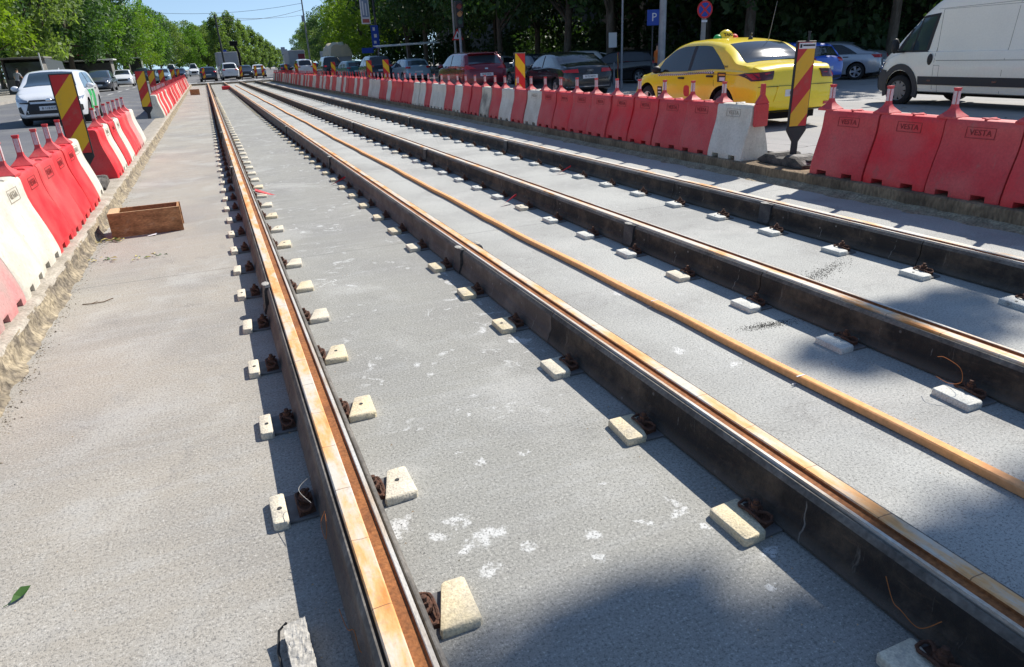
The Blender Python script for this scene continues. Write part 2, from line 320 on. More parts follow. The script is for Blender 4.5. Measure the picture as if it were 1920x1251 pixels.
MT['p_ltblue'] = paint('pale_blue_car_paint', (.30, .42, .50), .3, .3); MT['p_navy'] = paint('navy_car_paint', (.02, .032, .055), .25, .2)
MT['p_teal'] = paint('teal_car_paint', (.10, .25, .27), .3, .3); MT['p_wine'] = paint('wine_car_paint', (.10, .015, .02))
MT['green_dec'] = mat('green_decal', (.03, .34, .10), .5); MT['sticker_k'] = mat('black_sticker', (.03, .018, .012), .6)
MT['sticker_r'] = mat('red_sticker', (.62, .04, .03), .6); MT['orange_lt'] = mat('orange_film', (.72, .30, .02), .6)
MT['checker'] = None
MT['bark'] = mat('bark', (.075, .06, .045), .95, var=(.13, .11, .085), vscale=6, fine=.3, fscale=25, bump=.8, bscale=18, stretch=(1, 1, .3))
MT['leaf1'] = leaf_material('leaves_yellow_green', (.115, .205, .018), (.22, .32, .042), .42)
MT['leaf2'] = leaf_material('leaves_mid_green', (.085, .175, .03), (.15, .27, .05), .45)
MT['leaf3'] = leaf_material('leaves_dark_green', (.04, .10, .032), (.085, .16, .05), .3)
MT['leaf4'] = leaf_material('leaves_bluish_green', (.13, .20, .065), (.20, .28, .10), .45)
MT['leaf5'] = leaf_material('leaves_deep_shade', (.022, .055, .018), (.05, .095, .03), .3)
MT['steel_pole'] = mat('galvanised_pole', (.30, .31, .33), .5, metal=.4, var=(.22, .23, .25), vscale=3, fine=.1)
MT['dark_pole'] = mat('dark_pole_paint', (.05, .055, .06), .6); MT['conc_pole'] = mat('concrete_pole', (.33, .31, .28), .9, fine=.2)
MT['sign_blue'] = mat('sign_blue', (.015, .06, .34), .5); MT['sign_red'] = mat('sign_red', (.60, .02, .025), .5)
MT['sign_white'] = mat('sign_white', (.68, .68, .68), .5); MT['sign_black'] = mat('sign_black', (.015, .015, .015), .5)
MT['lip_dust'] = mat('cement_dusted_rubber', (.17, .155, .135), .9, var=(.09, .08, .07), vscale=6, fine=.3)
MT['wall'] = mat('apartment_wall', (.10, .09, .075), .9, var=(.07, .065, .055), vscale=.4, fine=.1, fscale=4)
MT['wall_far'] = mat('hazed_tower_wall', (.22, .25, .31), .9, fine=.15, fscale=.5); MT['window'] = mat('window_glass', (.03, .035, .04), .1, spec=.9)  # distance haze is put into the blue-grey colour of the tower walls
MT['canvas'] = mat('beige_tarpaulin', (.62, .54, .38), .85, var=(.50, .45, .36), vscale=1.5, fine=.1)
MT['grey_panel'] = mat('pale_grey_panel', (.42, .43, .47), .7, var=(.36, .37, .40), vscale=.8); MT['kiosk_red'] = mat('kiosk_red_canvas', (.26, .05, .07), .8)
MT['kiosk'] = mat('kiosk_metal', (.22, .21, .19), .7, var=(.12, .12, .11), vscale=.8); MT['kiosk_w'] = mat('kiosk_white_sheet', (.60, .62, .60), .7, fine=.1)
MT['skin'] = mat('skin', (.52, .30, .20), .6); MT['cloth_g'] = mat('grey_shirt', (.32, .34, .38), .9); MT['cloth_d'] = mat('dark_trousers', (.03, .035, .05), .9)
MT['cloth_w'] = mat('white_shirt', (.7, .7, .7), .9); MT['cloth_o'] = mat('orange_vest', (.8, .18, .03), .8); MT['hair'] = mat('dark_hair', (.015, .01, .008), .8)
MT['cable'] = mat('black_cable', (.015, .015, .015), .6)
# ------------------------------------------------------------------ object helpers
COL = S.collection
def tag(o, label=None, cat=None, group=None, kind=None):
    if label: o['label'] = label
    if cat: o['category'] = cat
    if group: o['group'] = group
    if kind: o['kind'] = kind
    return o
def empty(name, loc=(0, 0, 0), rz=0., label=None, cat=None, group=None):
    o = bpy.data.objects.new(name, None); COL.objects.link(o); o.location = loc; o.rotation_euler = (0, 0, rz)
    o.empty_display_size = .2
    return tag(o, label, cat, group)
def copy_tree(o, parent=None, keep=True):
    c = o.copy(); COL.objects.link(c)
    if parent is not None: c.parent = parent
    if keep:
        for ch in o.children: copy_tree(ch, c)
    return c

class MB:
    """collects shapes into one mesh"""
    def __init__(s): s.v = []; s.f = []; s.m = []
    def add(s, verts, faces, mi=0, M=None):
        n = len(s.v)
        for p in verts:
            p = Vector(p)
            if M is not None: p = M @ p
            s.v.append(tuple(p))
        for f in faces: s.f.append(tuple(i+n for i in f)); s.m.append(mi)
        return s
    def box(s, x0, x1, y0, y1, z0, z1, mi=0, M=None, taper=0.):
        t = taper
        vs = [(x0, y0, z0), (x1, y0, z0), (x1, y1, z0), (x0, y1, z0), (x0+t, y0+t, z1), (x1-t, y0+t, z1), (x1-t, y1-t, z1), (x0+t, y1-t, z1)]
        return s.add(vs, [(0, 3, 2, 1), (4, 5, 6, 7), (0, 1, 5, 4), (1, 2, 6, 5), (2, 3, 7, 6), (3, 0, 4, 7)], mi, M)
    def bbox(s, x0, x1, y0, y1, z0, z1, b=.01, mi=0, M=None):
        """box with chamfered edges on all sides"""
        xs = [(x0+b, x1-b), (x0, x1), (x0, x1), (x0+b, x1-b)]; ys = [(y0+b, y1-b), (y0, y1), (y0, y1), (y0+b, y1-b)]; zs = [z0, z0+b, z1-b, z1]
        rings = []
        for k in range(4):
            (a, c), (d, e) = xs[k], ys[k]; q = b if k in (1, 2) else b*.6
            rings.append([(a+q, d, zs[k]), (c-q, d, zs[k]), (c, d+q, zs[k]), (c, e-q, zs[k]), (c-q, e, zs[k]), (a+q, e, zs[k]), (a, e-q, zs[k]), (a, d+q, zs[k])])
        vs = [p for r in rings for p in r]; fs = []
        for k in range(3):
            for i in range(8):
                j = (i+1) % 8; fs.append((k*8+i, k*8+j, k*8+8+j, k*8+8+i))
        fs.append(tuple(range(7, -1, -1))); fs.append(tuple(range(24, 32)))
        return s.add(vs, fs, mi, M)
    def tube(s, pts, r, n=8, mi=0, cap=True, M=None):
        pts = [Vector(p) for p in pts]; rr = r if isinstance(r, (list, tuple)) else [r]*len(pts)
        vs = []; prev = None
        for i, p in enumerate(pts):
            d = (pts[min(i+1, len(pts)-1)]-pts[max(i-1, 0)]).normalized()
            a = prev if prev is not None else (Vector((0, 0, 1)) if abs(d.z) < .9 else Vector((1, 0, 0)))
            a = (a-d*a.dot(d)).normalized(); prev = a; b = d.cross(a)
            for k in range(n):
                t = 2*math.pi*k/n; vs.append(p+a*math.cos(t)*rr[i]+b*math.sin(t)*rr[i])
        fs = []
        for i in range(len(pts)-1):
            for k in range(n):
                j = (k+1) % n; fs.append((i*n+k, i*n+j, (i+1)*n+j, (i+1)*n+k))
        if cap: fs.append(tuple(range(n-1, -1, -1))); fs.append(tuple(range((len(pts)-1)*n, len(pts)*n)))
        return s.add(vs, fs, mi, M)
    def cyl(s, c, r, h, n=16, axis='z', mi=0, r2=None, M=None):
        c = Vector(c); d = {'x': Vector((1, 0, 0)), 'y': Vector((0, 1, 0)), 'z': Vector((0, 0, 1))}[axis]
        return s.tube([c, c+d*h], [r, r if r2 is None else r2], n, mi, True, M)
    def prism(s, prof, y0, y1, mi=0, M=None):
        """closed x-z profile swept along y"""
        n = len(prof); vs = [(x, y0, z) for x, z in prof]+[(x, y1, z) for x, z in prof]
        fs = [(i, i+n, (i+1) % n+n, (i+1) % n) for i in range(n)]
        fs += [tuple(range(n)), tuple(range(2*n-1, n-1, -1))]
        return s.add(vs, fs, mi, M)
    def ell(s, c, r, nu=12, nv=8, mi=0, M=None, z0=-1.):
        vs = []; fs = []
        for j in range(nv+1):
            ph = math.asin(max(-1, z0))+(math.pi/2-math.asin(max(-1, z0)))*j/nv
            for i in range(nu):
                t = 2*math.pi*i/nu; vs.append((c[0]+r[0]*math.cos(ph)*math.cos(t), c[1]+r[1]*math.cos(ph)*math.sin(t), c[2]+r[2]*math.sin(ph)))
        for j in range(nv):
            for i in range(nu):
                k = (i+1) % nu; fs.append((j*nu+i, j*nu+k, (j+1)*nu+k, (j+1)*nu+i))
        fs.append(tuple(range(nu-1, -1, -1)))
        return s.add(vs, fs, mi, M)
    def build(s, name, mats, parent=None, smooth=None, loc=None):
        me = bpy.data.meshes.new(name); me.from_pydata(s.v, [], s.f)
        for m_ in (mats if isinstance(mats, (list, tuple)) else [mats]): me.materials.append(m_)
        if s.m and max(s.m): me.polygons.foreach_set('material_index', s.m)
        bm = bmesh.new(); bm.from_mesh(me); bmesh.ops.recalc_face_normals(bm, faces=bm.faces); bm.to_mesh(me); bm.free()
        if smooth:
            me.shade_smooth(); me.set_sharp_from_angle(angle=R(smooth))
        o = bpy.data.objects.new(name, me); COL.objects.link(o)
        if parent is not None: o.parent = parent
        if loc is not None: o.location = loc
        return o

def text_mesh(s, size, depth=.002, align='CENTER'):
    c = bpy.data.curves.new('t', 'FONT'); c.body = s; c.size = size; c.extrude = depth; c.align_x = align; c.align_y = 'CENTER'; c.resolution_u = 2
    o = bpy.data.objects.new('t', c); COL.objects.link(o)
    dg = bpy.context.evaluated_depsgraph_get(); me = bpy.data.meshes.new_from_object(o.evaluated_get(dg))
    bpy.data.objects.remove(o); me.name = 'lettering'; return me
def text_obj(name, s, size, M, material, parent, depth=.002):
    me = text_mesh(s, size, depth); me.transform(M); me.materials.clear(); me.materials.append(material)
    o = bpy.data.objects.new(name, me); COL.objects.link(o)
    if parent is not None: o.parent = parent
    return o
# local frame helpers: text lies in x-y; these turn it to face -x, +x, -y, or the tail
def face(loc, nx, up=(0, 0, 1)):
    n = Vector(nx).normalized(); u = Vector(up); u = (u-n*u.dot(n)).normalized(); r = u.cross(n)
    M_ = Matrix((r, u, n)).transposed().to_4x4(); M_.translation = Vector(loc); return M_

ORD = ['', 'first', 'second', 'third', 'fourth', 'fifth', 'sixth', 'seventh', 'eighth', 'ninth', 'tenth', 'eleventh', 'twelfth', 'thirteenth', 'fourteenth', 'fifteenth', 'sixteenth', 'seventeenth', 'eighteenth', 'nineteenth', 'twentieth']
TENS = {2: 'twenty', 3: 'thirty', 4: 'forty', 5: 'fifty', 6: 'sixty', 7: 'seventy', 8: 'eighty', 9: 'ninety'}
def ordw(n):
    if n <= 20: return ORD[n]
    if n % 10 == 0: return TENS[n//10][:-1]+'ieth'
    return TENS[n//10]+'-'+ORD[n % 10]

# ------------------------------------------------------------------ ground and roads
def sheet(name, x0, x1, y0, y1, z, m_, nx=1, ny=1):
    b = MB(); vs = []; fs = []
    for j in range(ny+1):
        for i in range(nx+1): vs.append((x0+(x1-x0)*i/nx, y0+(y1-y0)*j/ny, z))
    for j in range(ny):
        for i in range(nx): a = j*(nx+1)+i; fs.append((a, a+1, a+nx+2, a+nx+1))
    b.add(vs, fs); o = b.build(name, m_); o['kind'] = 'structure'; return o
sheet('ground', -1500, 1500, -1500, 1500, -.3, MT['ground'])
YE = 78.
sheet('concrete_slab', -1.6, 6.35, -4, YE, 0, MT['slab'])
def zroad(x): return .155 if x < 9.2 else (.155-.025*(x-9.2) if x < 16.8 else -.035)
b = MB(); xs_ = [6.30, 9.2, 13, 16.8, 26.02]; b.add([(x, y, zroad(x)) for y in (-30, YE) for x in xs_], [(i, i+1, i+6, i+5) for i in range(4)])
o = b.build('right_road', MT['road_r']); o['kind'] = 'structure'
sheet('side_street', 26, 120, 4, 19, -.031, MT['road_r'])
b = MB(); b.add([(-1.6, -30, .15), (-1.6, YE, .15), (-4.2, YE, .25), (-4.2, -30, .25), (-9.9, -30, .25), (-9.9, YE, .25)], [(0, 1, 2, 3), (3, 2, 5, 4)])
o = b.build('left_road', MT['road_l']); o['kind'] = 'structure'
b = MB(); b.add([(-9.9, YE, .22), (26, YE, -.035), (26, YE+900, -.03), (-9.9, YE+900, .22)], [(0, 1, 2, 3)])
o = b.build('crossing_road', MT['road_f']); o['kind'] = 'structure'
b = MB(); b.box(-40, -9.9, -30, 700, -.02, .38); o = b.build('left_pavement', MT['paving']); o['kind'] = 'structure'
b = MB(); b.box(26, 60, 19, 900, -.2, .12); b.box(26, 60, -30, 4, -.2, .12); o = b.build('right_pavement', MT['paving']); o['kind'] = 'structure'
b = MB(); b.prism([(-1.6, -.01), (6.3, -.01), (6.3, .15), (-1.6, .15)], YE-.2, YE+.02); o = b.build('slab_end_step', MT['kerb_l']); o['kind'] = 'structure'
b = MB(); b.box(6.93, 7.05, -6, YE, .152, .155); o = b.build('yellow_edge_line', MT['yellow_line']); o['kind'] = 'structure'
b = MB()
for k in range(12): b.box(10.35, 10.47, 14+k*6, 17+k*6, .11, .132)
o = b.build('lane_line', MT['white_line']); o['kind'] = 'structure'
b = MB()
for k in range(14): b.box(-5.9, -5.78, 4+k*6, 7+k*6, .252, .255)
o = b.build('lane_line', MT['white_line']); o['kind'] = 'structure'
b = MB()
for k in range(10): b.box(-8+1.6*k, -7.2+1.6*k, YE+3, YE+6, .16, .215-.0135*k*.9)
o = b.build('zebra_crossing', MT['white_line']); o['kind'] = 'structure'

def rough_strip(name, prof, ys, amp, m_, seed, freq=3.2):
    """x-z open profile swept along y with broken, lumpy edges"""
    b = MB(); n = len(prof); vs = []; fs = []
    for j, y in enumerate(ys):
        for i, (x, z, a) in enumerate(prof):
            q = Vector((x*freq+seed, y*freq, z*freq*1.7)); q2 = q*3.7; q3 = q*9.
            d = amp*a*(mnoise.noise(q)+.6*mnoise.noise(q2)+.16*mnoise.noise(q3)); e = amp*a*(mnoise.noise(q+Vector((31, 7, 2)))+.5*mnoise.noise(q2+Vector((3, 17, 5))))
            vs.append((x+d, y, max(z+e*.7, -.02 if i in (0, n-1) else z*.3)))
    for j in range(len(ys)-1):
        for i in range(n-1): a = j*n+i; fs.append((a, a+1, a+n+1, a+n))
    b.add(vs, fs); o = b.build(name, m_, smooth=50); o['kind'] = 'structure'; return o
def ygrid(y0, y1, d0, grow):
    ys = [y0]
    while ys[-1] < y1: ys.append(ys[-1]+max(d0, (ys[-1]-3)*grow))
    ys[-1] = y1; return ys
yg = ygrid(1.0, YE, .015, .006)
rough_strip('left_kerb_top', [(-2.0, .13, 0), (-1.62, .158, .1), (-1.50, .160, .12), (-1.40, .160, .15), (-1.345, .158, .5), (-1.325, .150, .8), (-1.318, .13, .9)], yg, .012, MT['kerb_top'], 3.)
rough_strip('left_kerb', [(-1.345, .148, .1), (-1.322, .143, .8), (-1.316, .125, .9), (-1.313, .105, 1.), (-1.311, .085, 1.1), (-1.308, .06, 1.2), (-1.302, .045, 1.4), (-1.288, .022, 1.6), (-1.272, .008, 1.7), (-1.24, -.014, 1.2)], yg, .017, MT['kerb_l'], 3., 4.2)
rough_strip('right_kerb', [(6.09, -.03, 0), (6.09, .03, .25), (6.09, .08, .2), (6.09, .13, .2), (6.095, .152, .25), (6.12, .161, .15), (6.3, .160, 0), (6.45, .152, 0)], yg, .018, MT['kerb_r'], 9.)
rough_strip('mortar_fillet', [(5.93, -.012, 1.4), (5.99, .010, 1.2), (6.03, .022, 1.2), (6.06, .04, 1.), (6.10, .055, .6)], yg, .022, MT['mortar'], 21.)

# ------------------------------------------------------------------ rails
RX = [.207, 1.660, 3.168, 4.625]; RF = [1, -1, 1, -1]     # centre lines; groove side
HZ = .200
rail_words = ['leftmost', 'second', 'third', 'rightmost']
def rail(k):
    x0 = RX[k]; f = RF[k]
    root = empty('tram_rail', (x0, 0, 0), 0, ['grooved tram rail with rusty head at the left edge of the slab', 'grooved tram rail with rusty head just left of the orange hose', 'grooved tram rail in long black jacket just right of the orange hose', 'grooved tram rail in black jacket nearest the right kerb'][k], 'tram rail', 'four parallel tram rails')
    P = lambda pts: [(x*f, z) for x, z in pts]
    # head, groove, lip in cross-section (groove on the +f side)
    b = MB()
    prof = P([(-.056, HZ-.028), (-.056, HZ-.004), (-.052, HZ), (-.003, HZ), (.001, HZ-.004), (.003, HZ-.013), (.037, HZ-.013), (.0415, HZ-.003), (.044, HZ-.001), (.056, HZ-.001), (.057, HZ-.028)])
    b.prism(prof, .3, YE-1)
    o = b.build('rail_head', [MT['rail_a' if k in (0, 1) else 'rail_b'], MT['groove'], MT['lip_steel']], root)
    for p in o.data.polygons:
        c = p.center
        if -.0005 < c.x*f < .0415 and c.z > HZ-.045 and c.z < HZ-.0012 and abs(p.normal.y) < .5: p.material_index = 1
        if c.x*f > .0416 and abs(p.normal.y) < .5: p.material_index = 2
    b = MB(); b.prism([(-.018, .03), (.018, .03), (.018, HZ-.0285), (-.018, HZ-.0285)], .3, YE-1); b.box(-.085, .085, .3, YE-1, .004, .03)
    b.build('rail_web', MT['rust'], root)
    for s, nm in ((-1, 0), (1, 1)):
        y = .3; i = 0
        while y < YE-1.2:
            L_ = 3.02; y1 = min(y+L_, YE-1)
            g = .004; b = MB()
            # rubber chamber filler, bulging towards the foot, thin lip beside the head
            pr = [(.020, .034), (.088, .034), (.098, .012), (.110, .006), (.113, .018), (.106, .036), (.100, .052), (.099, .064), (.094, .070), (.088, .078), (.084, .098), (.086, .142), (.084, .168), (.078, .180), (.071, .1885), (.066, .1885), (.0625, .174), (.020, .160)]
            b.prism([(s*a, c) for a, c in pr], y+g, y1-g)
            b.build('rubber_jacket', [MT['jacket_a' if k < 2 and y > 2.2 or (k == 0) else 'jacket_b'], MT['lip_dust']], root, smooth=35)
            for p in root.children[-1].data.polygons:
                if p.center.z > .173 and abs(p.normal.y) < .5: p.material_index = 1
            y = y1; i += 1
    # sleeves over the joints
    for ys_, sd_ in JOINTS[k]:
        b = MB(); s = sd_
        pr = [(.02, .03), (.122, .008), (.126, .03), (.112, .060), (.104, .168), (.092, .1925), (.064, .1925), (.02, .178)]
        b.prism([(s*a, c) for a, c in pr], ys_-.07, ys_+.07, 0)
        b.ell((s*.085, ys_+.03, .194), (.026, .05, .006), 8, 4, 1)
        b.build('joint_sleeve', [MT['sleeve'], MT['stone']], root, smooth=35)
    return root
JOINTS = [[(4.75, -1), (11.2, -1), (17.6, -1)], [(4.95, -1), (5.0, 1), (11.3, -1), (17.8, -1)], [(4.9, -1), (11.1, -1), (17.4, -1), (24, -1)], [(4.9, -1), (11.2, -1), (17.6, -1)]]
for k in range(4): rail(k)

# ------------------------------------------------------------------ rail fastenings
random.seed(5)
def fastening_meshes(kind):
    """kind 'wide' has the trapezoid block seen right of the first rail, 'slim' the small block"""
    pb = MB()
    if kind == 'wide': top = [(-.082, -.100), (.047, -.098), (.052, .092), (-.022, .092)]
    elif kind == 'slim': top = [(-.029, -.098), (.027, -.092), (.027, .094), (-.029, .098)]
    else: top = [(-.058, -.096), (.035, -.098), (.028, .092), (-.106, .096)]
    def ring(sc, z, dx=0): return [(x*sc+dx, y*sc, z) for x, y in top]
    # rounded corners: chamfer each corner
    def cham(pts, c):
        out = []
        n = len(pts)
        for i in range(n):
            p = Vector(pts[i]); a = Vector(pts[i-1]); b_ = Vector(pts[(i+1) % n])
            out.append(tuple(p+(a-p).normalized()*c)); out.append(tuple(p+(b_-p).normalized()*c))
        return out
    rings = [cham(ring(1.03, .0), .008), cham(ring(1.03, .024), .008), cham(ring(.985, .031), .008), cham(ring(.93, .0325), .007)]
    n = 8; vs = [p for r in rings for p in r]; fs = []
    for k in range(3):
        for i in range(n): j = (i+1) % n; fs.append((k*n+i, k*n+j, (k+1)*n+j, (k+1)*n+i))
    fs.append(tuple(range(3*n, 4*n))); fs.append(tuple(range(n-1, -1, -1)))
    pb.add(vs, fs)
    pl = MB(); pl.bbox(-.150, .01, -.098, .080, .0, .012, .003)
    cl = MB()
    # sprung steel clip: looped rod
    W = [(-.094, -.020, .050), (-.112, -.040, .050), (-.120, -.056, .044), (-.108, -.068, .036), (-.086, -.066, .032), (-.072, -.050, .038), (-.070, -.026, .044), (-.070, -.008, .045)]
    W = W+[(x_, -y_, z_) for x_, y_, z_ in W[::-1]]
    cl.tube(W, .0060, 6)
    cl.add([(-.130, -.058, .012), (-.066, -.070, .012), (-.066, .070, .012), (-.130, .058, .012), (-.128, -.052, .034), (-.072, -.064, .024), (-.072, .064, .024), (-.128, .052, .034)], [(0, 3, 2, 1), (4, 5, 6, 7), (0, 1, 5, 4), (1, 2, 6, 5), (2, 3, 7, 6), (3, 0, 4, 7)])
    bo = MB(); bo.cyl((-.100, 0, .03), .025, .022, 12); bo.cyl((-.100, 0, .052), .018, .016, 6); bo.cyl((-.100, 0, .068), .010, .016, 8)
    nut = MB(); nut.cyl((-.005, .005, .0315), .009, .0035, 8)
    return pb, pl, cl, bo, nut
protos = {}
for kd in ('wide', 'slim', 'skew'):
    for mk in ('pad_a', 'pad_b', 'pad_c'):
        pb, pl, cl, bo, nut = fastening_meshes(kd)
        protos[kd, mk] = [(('guide_pad'), pb.build('guide_pad', MT[mk], smooth=40)), ('base_plate', pl.build('base_plate', MT['plate_steel'])), ('spring_clip', cl.build('spring_clip', MT['rust'], smooth=50)), ('clip_bolt', bo.build('clip_bolt', MT['rust'], smooth=40)), ('pad_plug', nut.build('pad_plug', MT['sleeve']))]
        for _, o in protos[kd, mk]: COL.objects.unlink(o)
rows = [('left of the leftmost rail', -.040, 2.335, -1, 'slim', ['pad_a', 'pad_a', 'pad_a']),
        ('between the leftmost rail and the second rail, beside the leftmost', .413, 1.597, 1, 'wide', ['pad_a', 'pad_b', 'pad_a']),
        ('on the left side of the second rail', 1.410, 1.540-.7145, -1, 'skew', ['pad_b', 'pad_b', 'pad_a']),
        ('on the right side of the orange hose, beside the third rail', 2.900, 1.822, -1, 'skew', ['pad_c', 'pad_a', 'pad_c']),
        ('on the left side of the rightmost rail', 4.310, 3.180-.714, -1, 'skew', ['pad_c', 'pad_c', 'pad_c'])]
rowname = ['row left of rail one', 'row right of rail one', 'row left of rail two', 'row beside rail three', 'row beside rail four']
sp = .7145; far_mb = MB(); NF = 0
for ri, (desc, x, y0, sd_, kd, mks) in enumerate(rows):
    n = 0; y = y0
    while y < YE-1.5:
        n += 1
        if n <= 60:
            mk = random.choice(mks); colw = {'pad_a': 'cream', 'pad_b': 'ochre', 'pad_c': 'pale grey'}[mk]
            big = n <= 26
            if n <= 40: lab = '%s clamp pad, %s from the near end of the %s' % (colw, ordw(n), rowname[ri])
            else: lab = 'tiny clamp pad in the far part of the %s' % rowname[ri]
            r = empty('rail_fastening', (x+random.uniform(-.006, .006), y+random.uniform(-.01, .01), 0), random.uniform(-.05, .05)+(0 if sd_ > 0 else math.pi), lab, 'rail clamp', 'clamp pads in the '+rowname[ri])
            if sd_ < 0: r.scale = (1, -1 if kd == 'skew' else 1, 1)
            for i, (nm, src) in enumerate(protos[kd, mk]):
                if not big and i > 2: continue
                if i == 4 and random.random() < .55: continue
                c = src.copy(); COL.objects.link(c); c.parent = r
        else:
            far_mb.box(x-.03, x+.03, y-.09, y+.09, 0, .045, 0, taper=.006); far_mb.box(x-.03-sd_*.12, x+.03-sd_*.05, y-.05, y+.05, 0, .04, 1)
        y += sp
o = far_mb.build('rail_fastenings', [MT['pad_a'], MT['rust']]); tag(o, 'rows of tiny clamp pads along the rails near the far end of the slab', 'rail clamp', None, 'stuff')

# ------------------------------------------------------------------ hose
pts = []; y = .7
while y < 70:
    x = 2.435-.04*math.tanh((y-3)/4)+.006*math.sin(y*1.9)+.012*math.sin(y*.63+1)+.003*math.sin(y*4.3)
    pts.append((x, y, .033)); y += .12+y*.01
b = MB(); vs = []; sec_ = [(-.024, -.026), (-.026, .018), (-.019, .025), (.019, .025), (.026, .018), (.024, -.026)]
for i, (x, y, z) in enumerate(pts):
    tw = .06*math.sin(y*2.1)+.05*math.sin(y*5.3); ww = 1+.05*math.sin(y*7)+(.22 if abs((y % 3.1)-.4) < .07 else 0)
    for a_, c_ in [(p_*.92, q_*.72) for p_, q_ in sec_]: vs.append((x+(a_*math.cos(tw)-c_*math.sin(tw))*ww, y, .023+(c_*math.cos(tw)+a_*math.sin(tw))*(1 if ww < 1.1 else 1.08)))
fs = [(i*6+j, i*6+(j+1) % 6, i*6+6+(j+1) % 6, i*6+6+j) for i in range(len(pts)-1) for j in range(6)]+[(5, 4, 3, 2, 1, 0)]
b.add(vs, fs); o = b.build('orange_hose', MT['hose'], smooth=30)
b = MB()
for yy in (2.28, 3.55, 5.4):
    b.box(-.048, -.024, yy, yy+.006, .002, .006); b.box(-.025, .025, yy-.002, yy+.006, .0415, .0435)
b.build('cable_tie', MT['sign_white'], o).location = (2.43, 0, 0); tag(o, 'long orange plastic hose laid straight between the two tracks', 'hose')
# ------------------------------------------------------------------ plastic barriers
def barrier_mb(Lb=.69, detail=True):
    b = MB(); h = Lb/2
    if detail: st = [(-h, 0, .93), (-h+.015, 0, .985), (-h+.04, 0, 1), (-.235, 0, 1), (-.23, .058, 1), (-.105, .058, 1), (-.10, 0, 1), (.10, 0, 1), (.105, .058, 1), (.23, .058, 1), (.235, 0, 1), (h-.04, 0, 1), (h-.015, 0, .985), (h, 0, .93)]
    else: st = [(-h, 0, 1), (h, 0, 1)]
    half = [(.225, 0), (.227, .05), (.222, .085), (.203, .17), (.178, .26), (.150, .35), (.124, .43), (.108, .50), (.101, .56), (.098, .62), (.094, .655), (.080, .678), (.055, .686), (0, .688)]
    if not detail: half = [half[i] for i in (0, 3, 6, 9, 11, 13)]
    n = len(half)*2-1; vs = []; fs = []
    for y, nt_, sc in st:
        ring = []
        for x, z in half:
            zz = z if z > .09 else max(z, nt_+z*.3)
            # shallow recess around the middle for the lettering, groove for the handle on top
            ring.append((x*sc, zz*(1 if sc == 1 else .995)))
        prof = [(-x, z) for x, z in ring]+[(x, z) for x, z in ring[-2::-1]]
        vs += [(x, y, z) for x, z in prof]
    for k in range(len(st)-1):
        for i in range(n-1): a = k*n+i; fs.append((a, a+1, a+n+1, a+n))
        fs.append((k*n+n-1, k*n, k*n+n, k*n+2*n-1))
    fs.append(tuple(range(n))); fs.append(tuple(range(len(st)*n-1, (len(st)-1)*n-1, -1)))
    b.add(vs, fs)
    return b
def pin_mb():
    b = MB()
    # plug between neighbouring barriers, flared saddle, square post
    b.box(-.05, .05, -.018, .018, .45, .70)
    prof = [(.085, .675), (.085, .692), (.062, .715), (.036, .745), (.024, .772), (.022, .800), (.021, .925), (.026, .930), (.026, .945), (0, .946)]
    n = 4; vs = []; fs = []
    for x, z in prof:
        w_ = x*1.15 if z < .79 else x*.9
        vs += [(-x, -w_, z), (x, -w_, z), (x, w_, z), (-x, w_, z)]
    for k in range(len(prof)-1):
        for i in range(4): j = (i+1) % 4; fs.append((k*4+i, k*4+j, k*4+4+j, k*4+4+i))
    fs.append((3, 2, 1, 0)); b.add(vs, fs)
    return b
def proto_hide(o):
    COL.objects.unlink(o); return o
BR = {}
for d in (True, False):
    BR['body', d] = proto_hide(barrier_mb(detail=d).build('barrier_shell', MT['b_red'], smooth=38))
BR['pin'] = proto_hide(pin_mb().build('connector_pin', MT['b_red'], smooth=30))
b = MB()
for s in (-1, 1): b.box(s*.0205-.003, s*.0205+.003, -.016, .016, .80, .915)
for s in (-1, 1): b.box(-.016, .016, s*.0225-.003, s*.0225+.003, .80, .915)
BR['refl'] = proto_hide(b.build('reflector_strip', MT['reflector']))
# handle ridge moulded on the top
b = MB(); b.bbox(-.075, .075, -.012, .012, .680, .700, .006); b.bbox(-.02, .02, -.075, .075, .683, .697, .005)
BR['handle'] = proto_hide(b.build('top_handle', MT['b_red'], smooth=40))
def lettering(side):
    me = text_mesh('VESTA', .072, .0015); fr = MB()
    w_, h_, t_ = .135, .048, .004
    fr.box(-w_, w_, h_-t_, h_, -.001, .0018); fr.box(-w_, w_, -h_, -h_+t_, -.001, .0018); fr.box(-w_, -w_+t_, -h_+t_, h_-t_, -.001, .0018); fr.box(w_-t_, w_, -h_+t_, h_-t_, -.001, .0018)
    o = fr.build('moulded_lettering', MT['b_mark']); bm = bmesh.new(); bm.from_mesh(me); bm.from_mesh(o.data)
    nx = (side, 0, .12); M_ = face((side*.1035, -.0, .575), nx); bmesh.ops.transform(bm, matrix=M_, verts=bm.verts)
    bm.to_mesh(o.data); bm.free(); return proto_hide(o)
BR['text', -1] = lettering(-1); BR['text', 1] = lettering(1)
def put_barrier(x, y, z, mk, label, group, near, text_side=0, yawr=0., pin=True, sy=1., pin_mat=None):
    r = empty('barrier', (x, y, z), yawr, label, 'barrier', group)
    def c(src, m_=None, par=r):
        o = src.copy(); COL.objects.link(o); o.parent = par
        if m_ is not None: o.material_slots[0].link = 'OBJECT'; o.material_slots[0].material = m_
        return o
    body = c(BR['body', near > 0], MT[mk]); body.scale = (1, sy, 1)
    if near > 1: c(BR['handle'], MT[mk])
    if text_side and near > 1: c(BR['text', text_side], MT['b_mark_w' if mk in ('b_white', 'b_burnt', 'b_pink') else 'b_mark'])
    if pin:
        p = c(BR['pin'], MT[pin_mat or 'b_redf']); p.location = (0, .345*sy+.006, 0)
        if near > 0: q = c(BR['refl'], None, p)
    return r
random.seed(11)
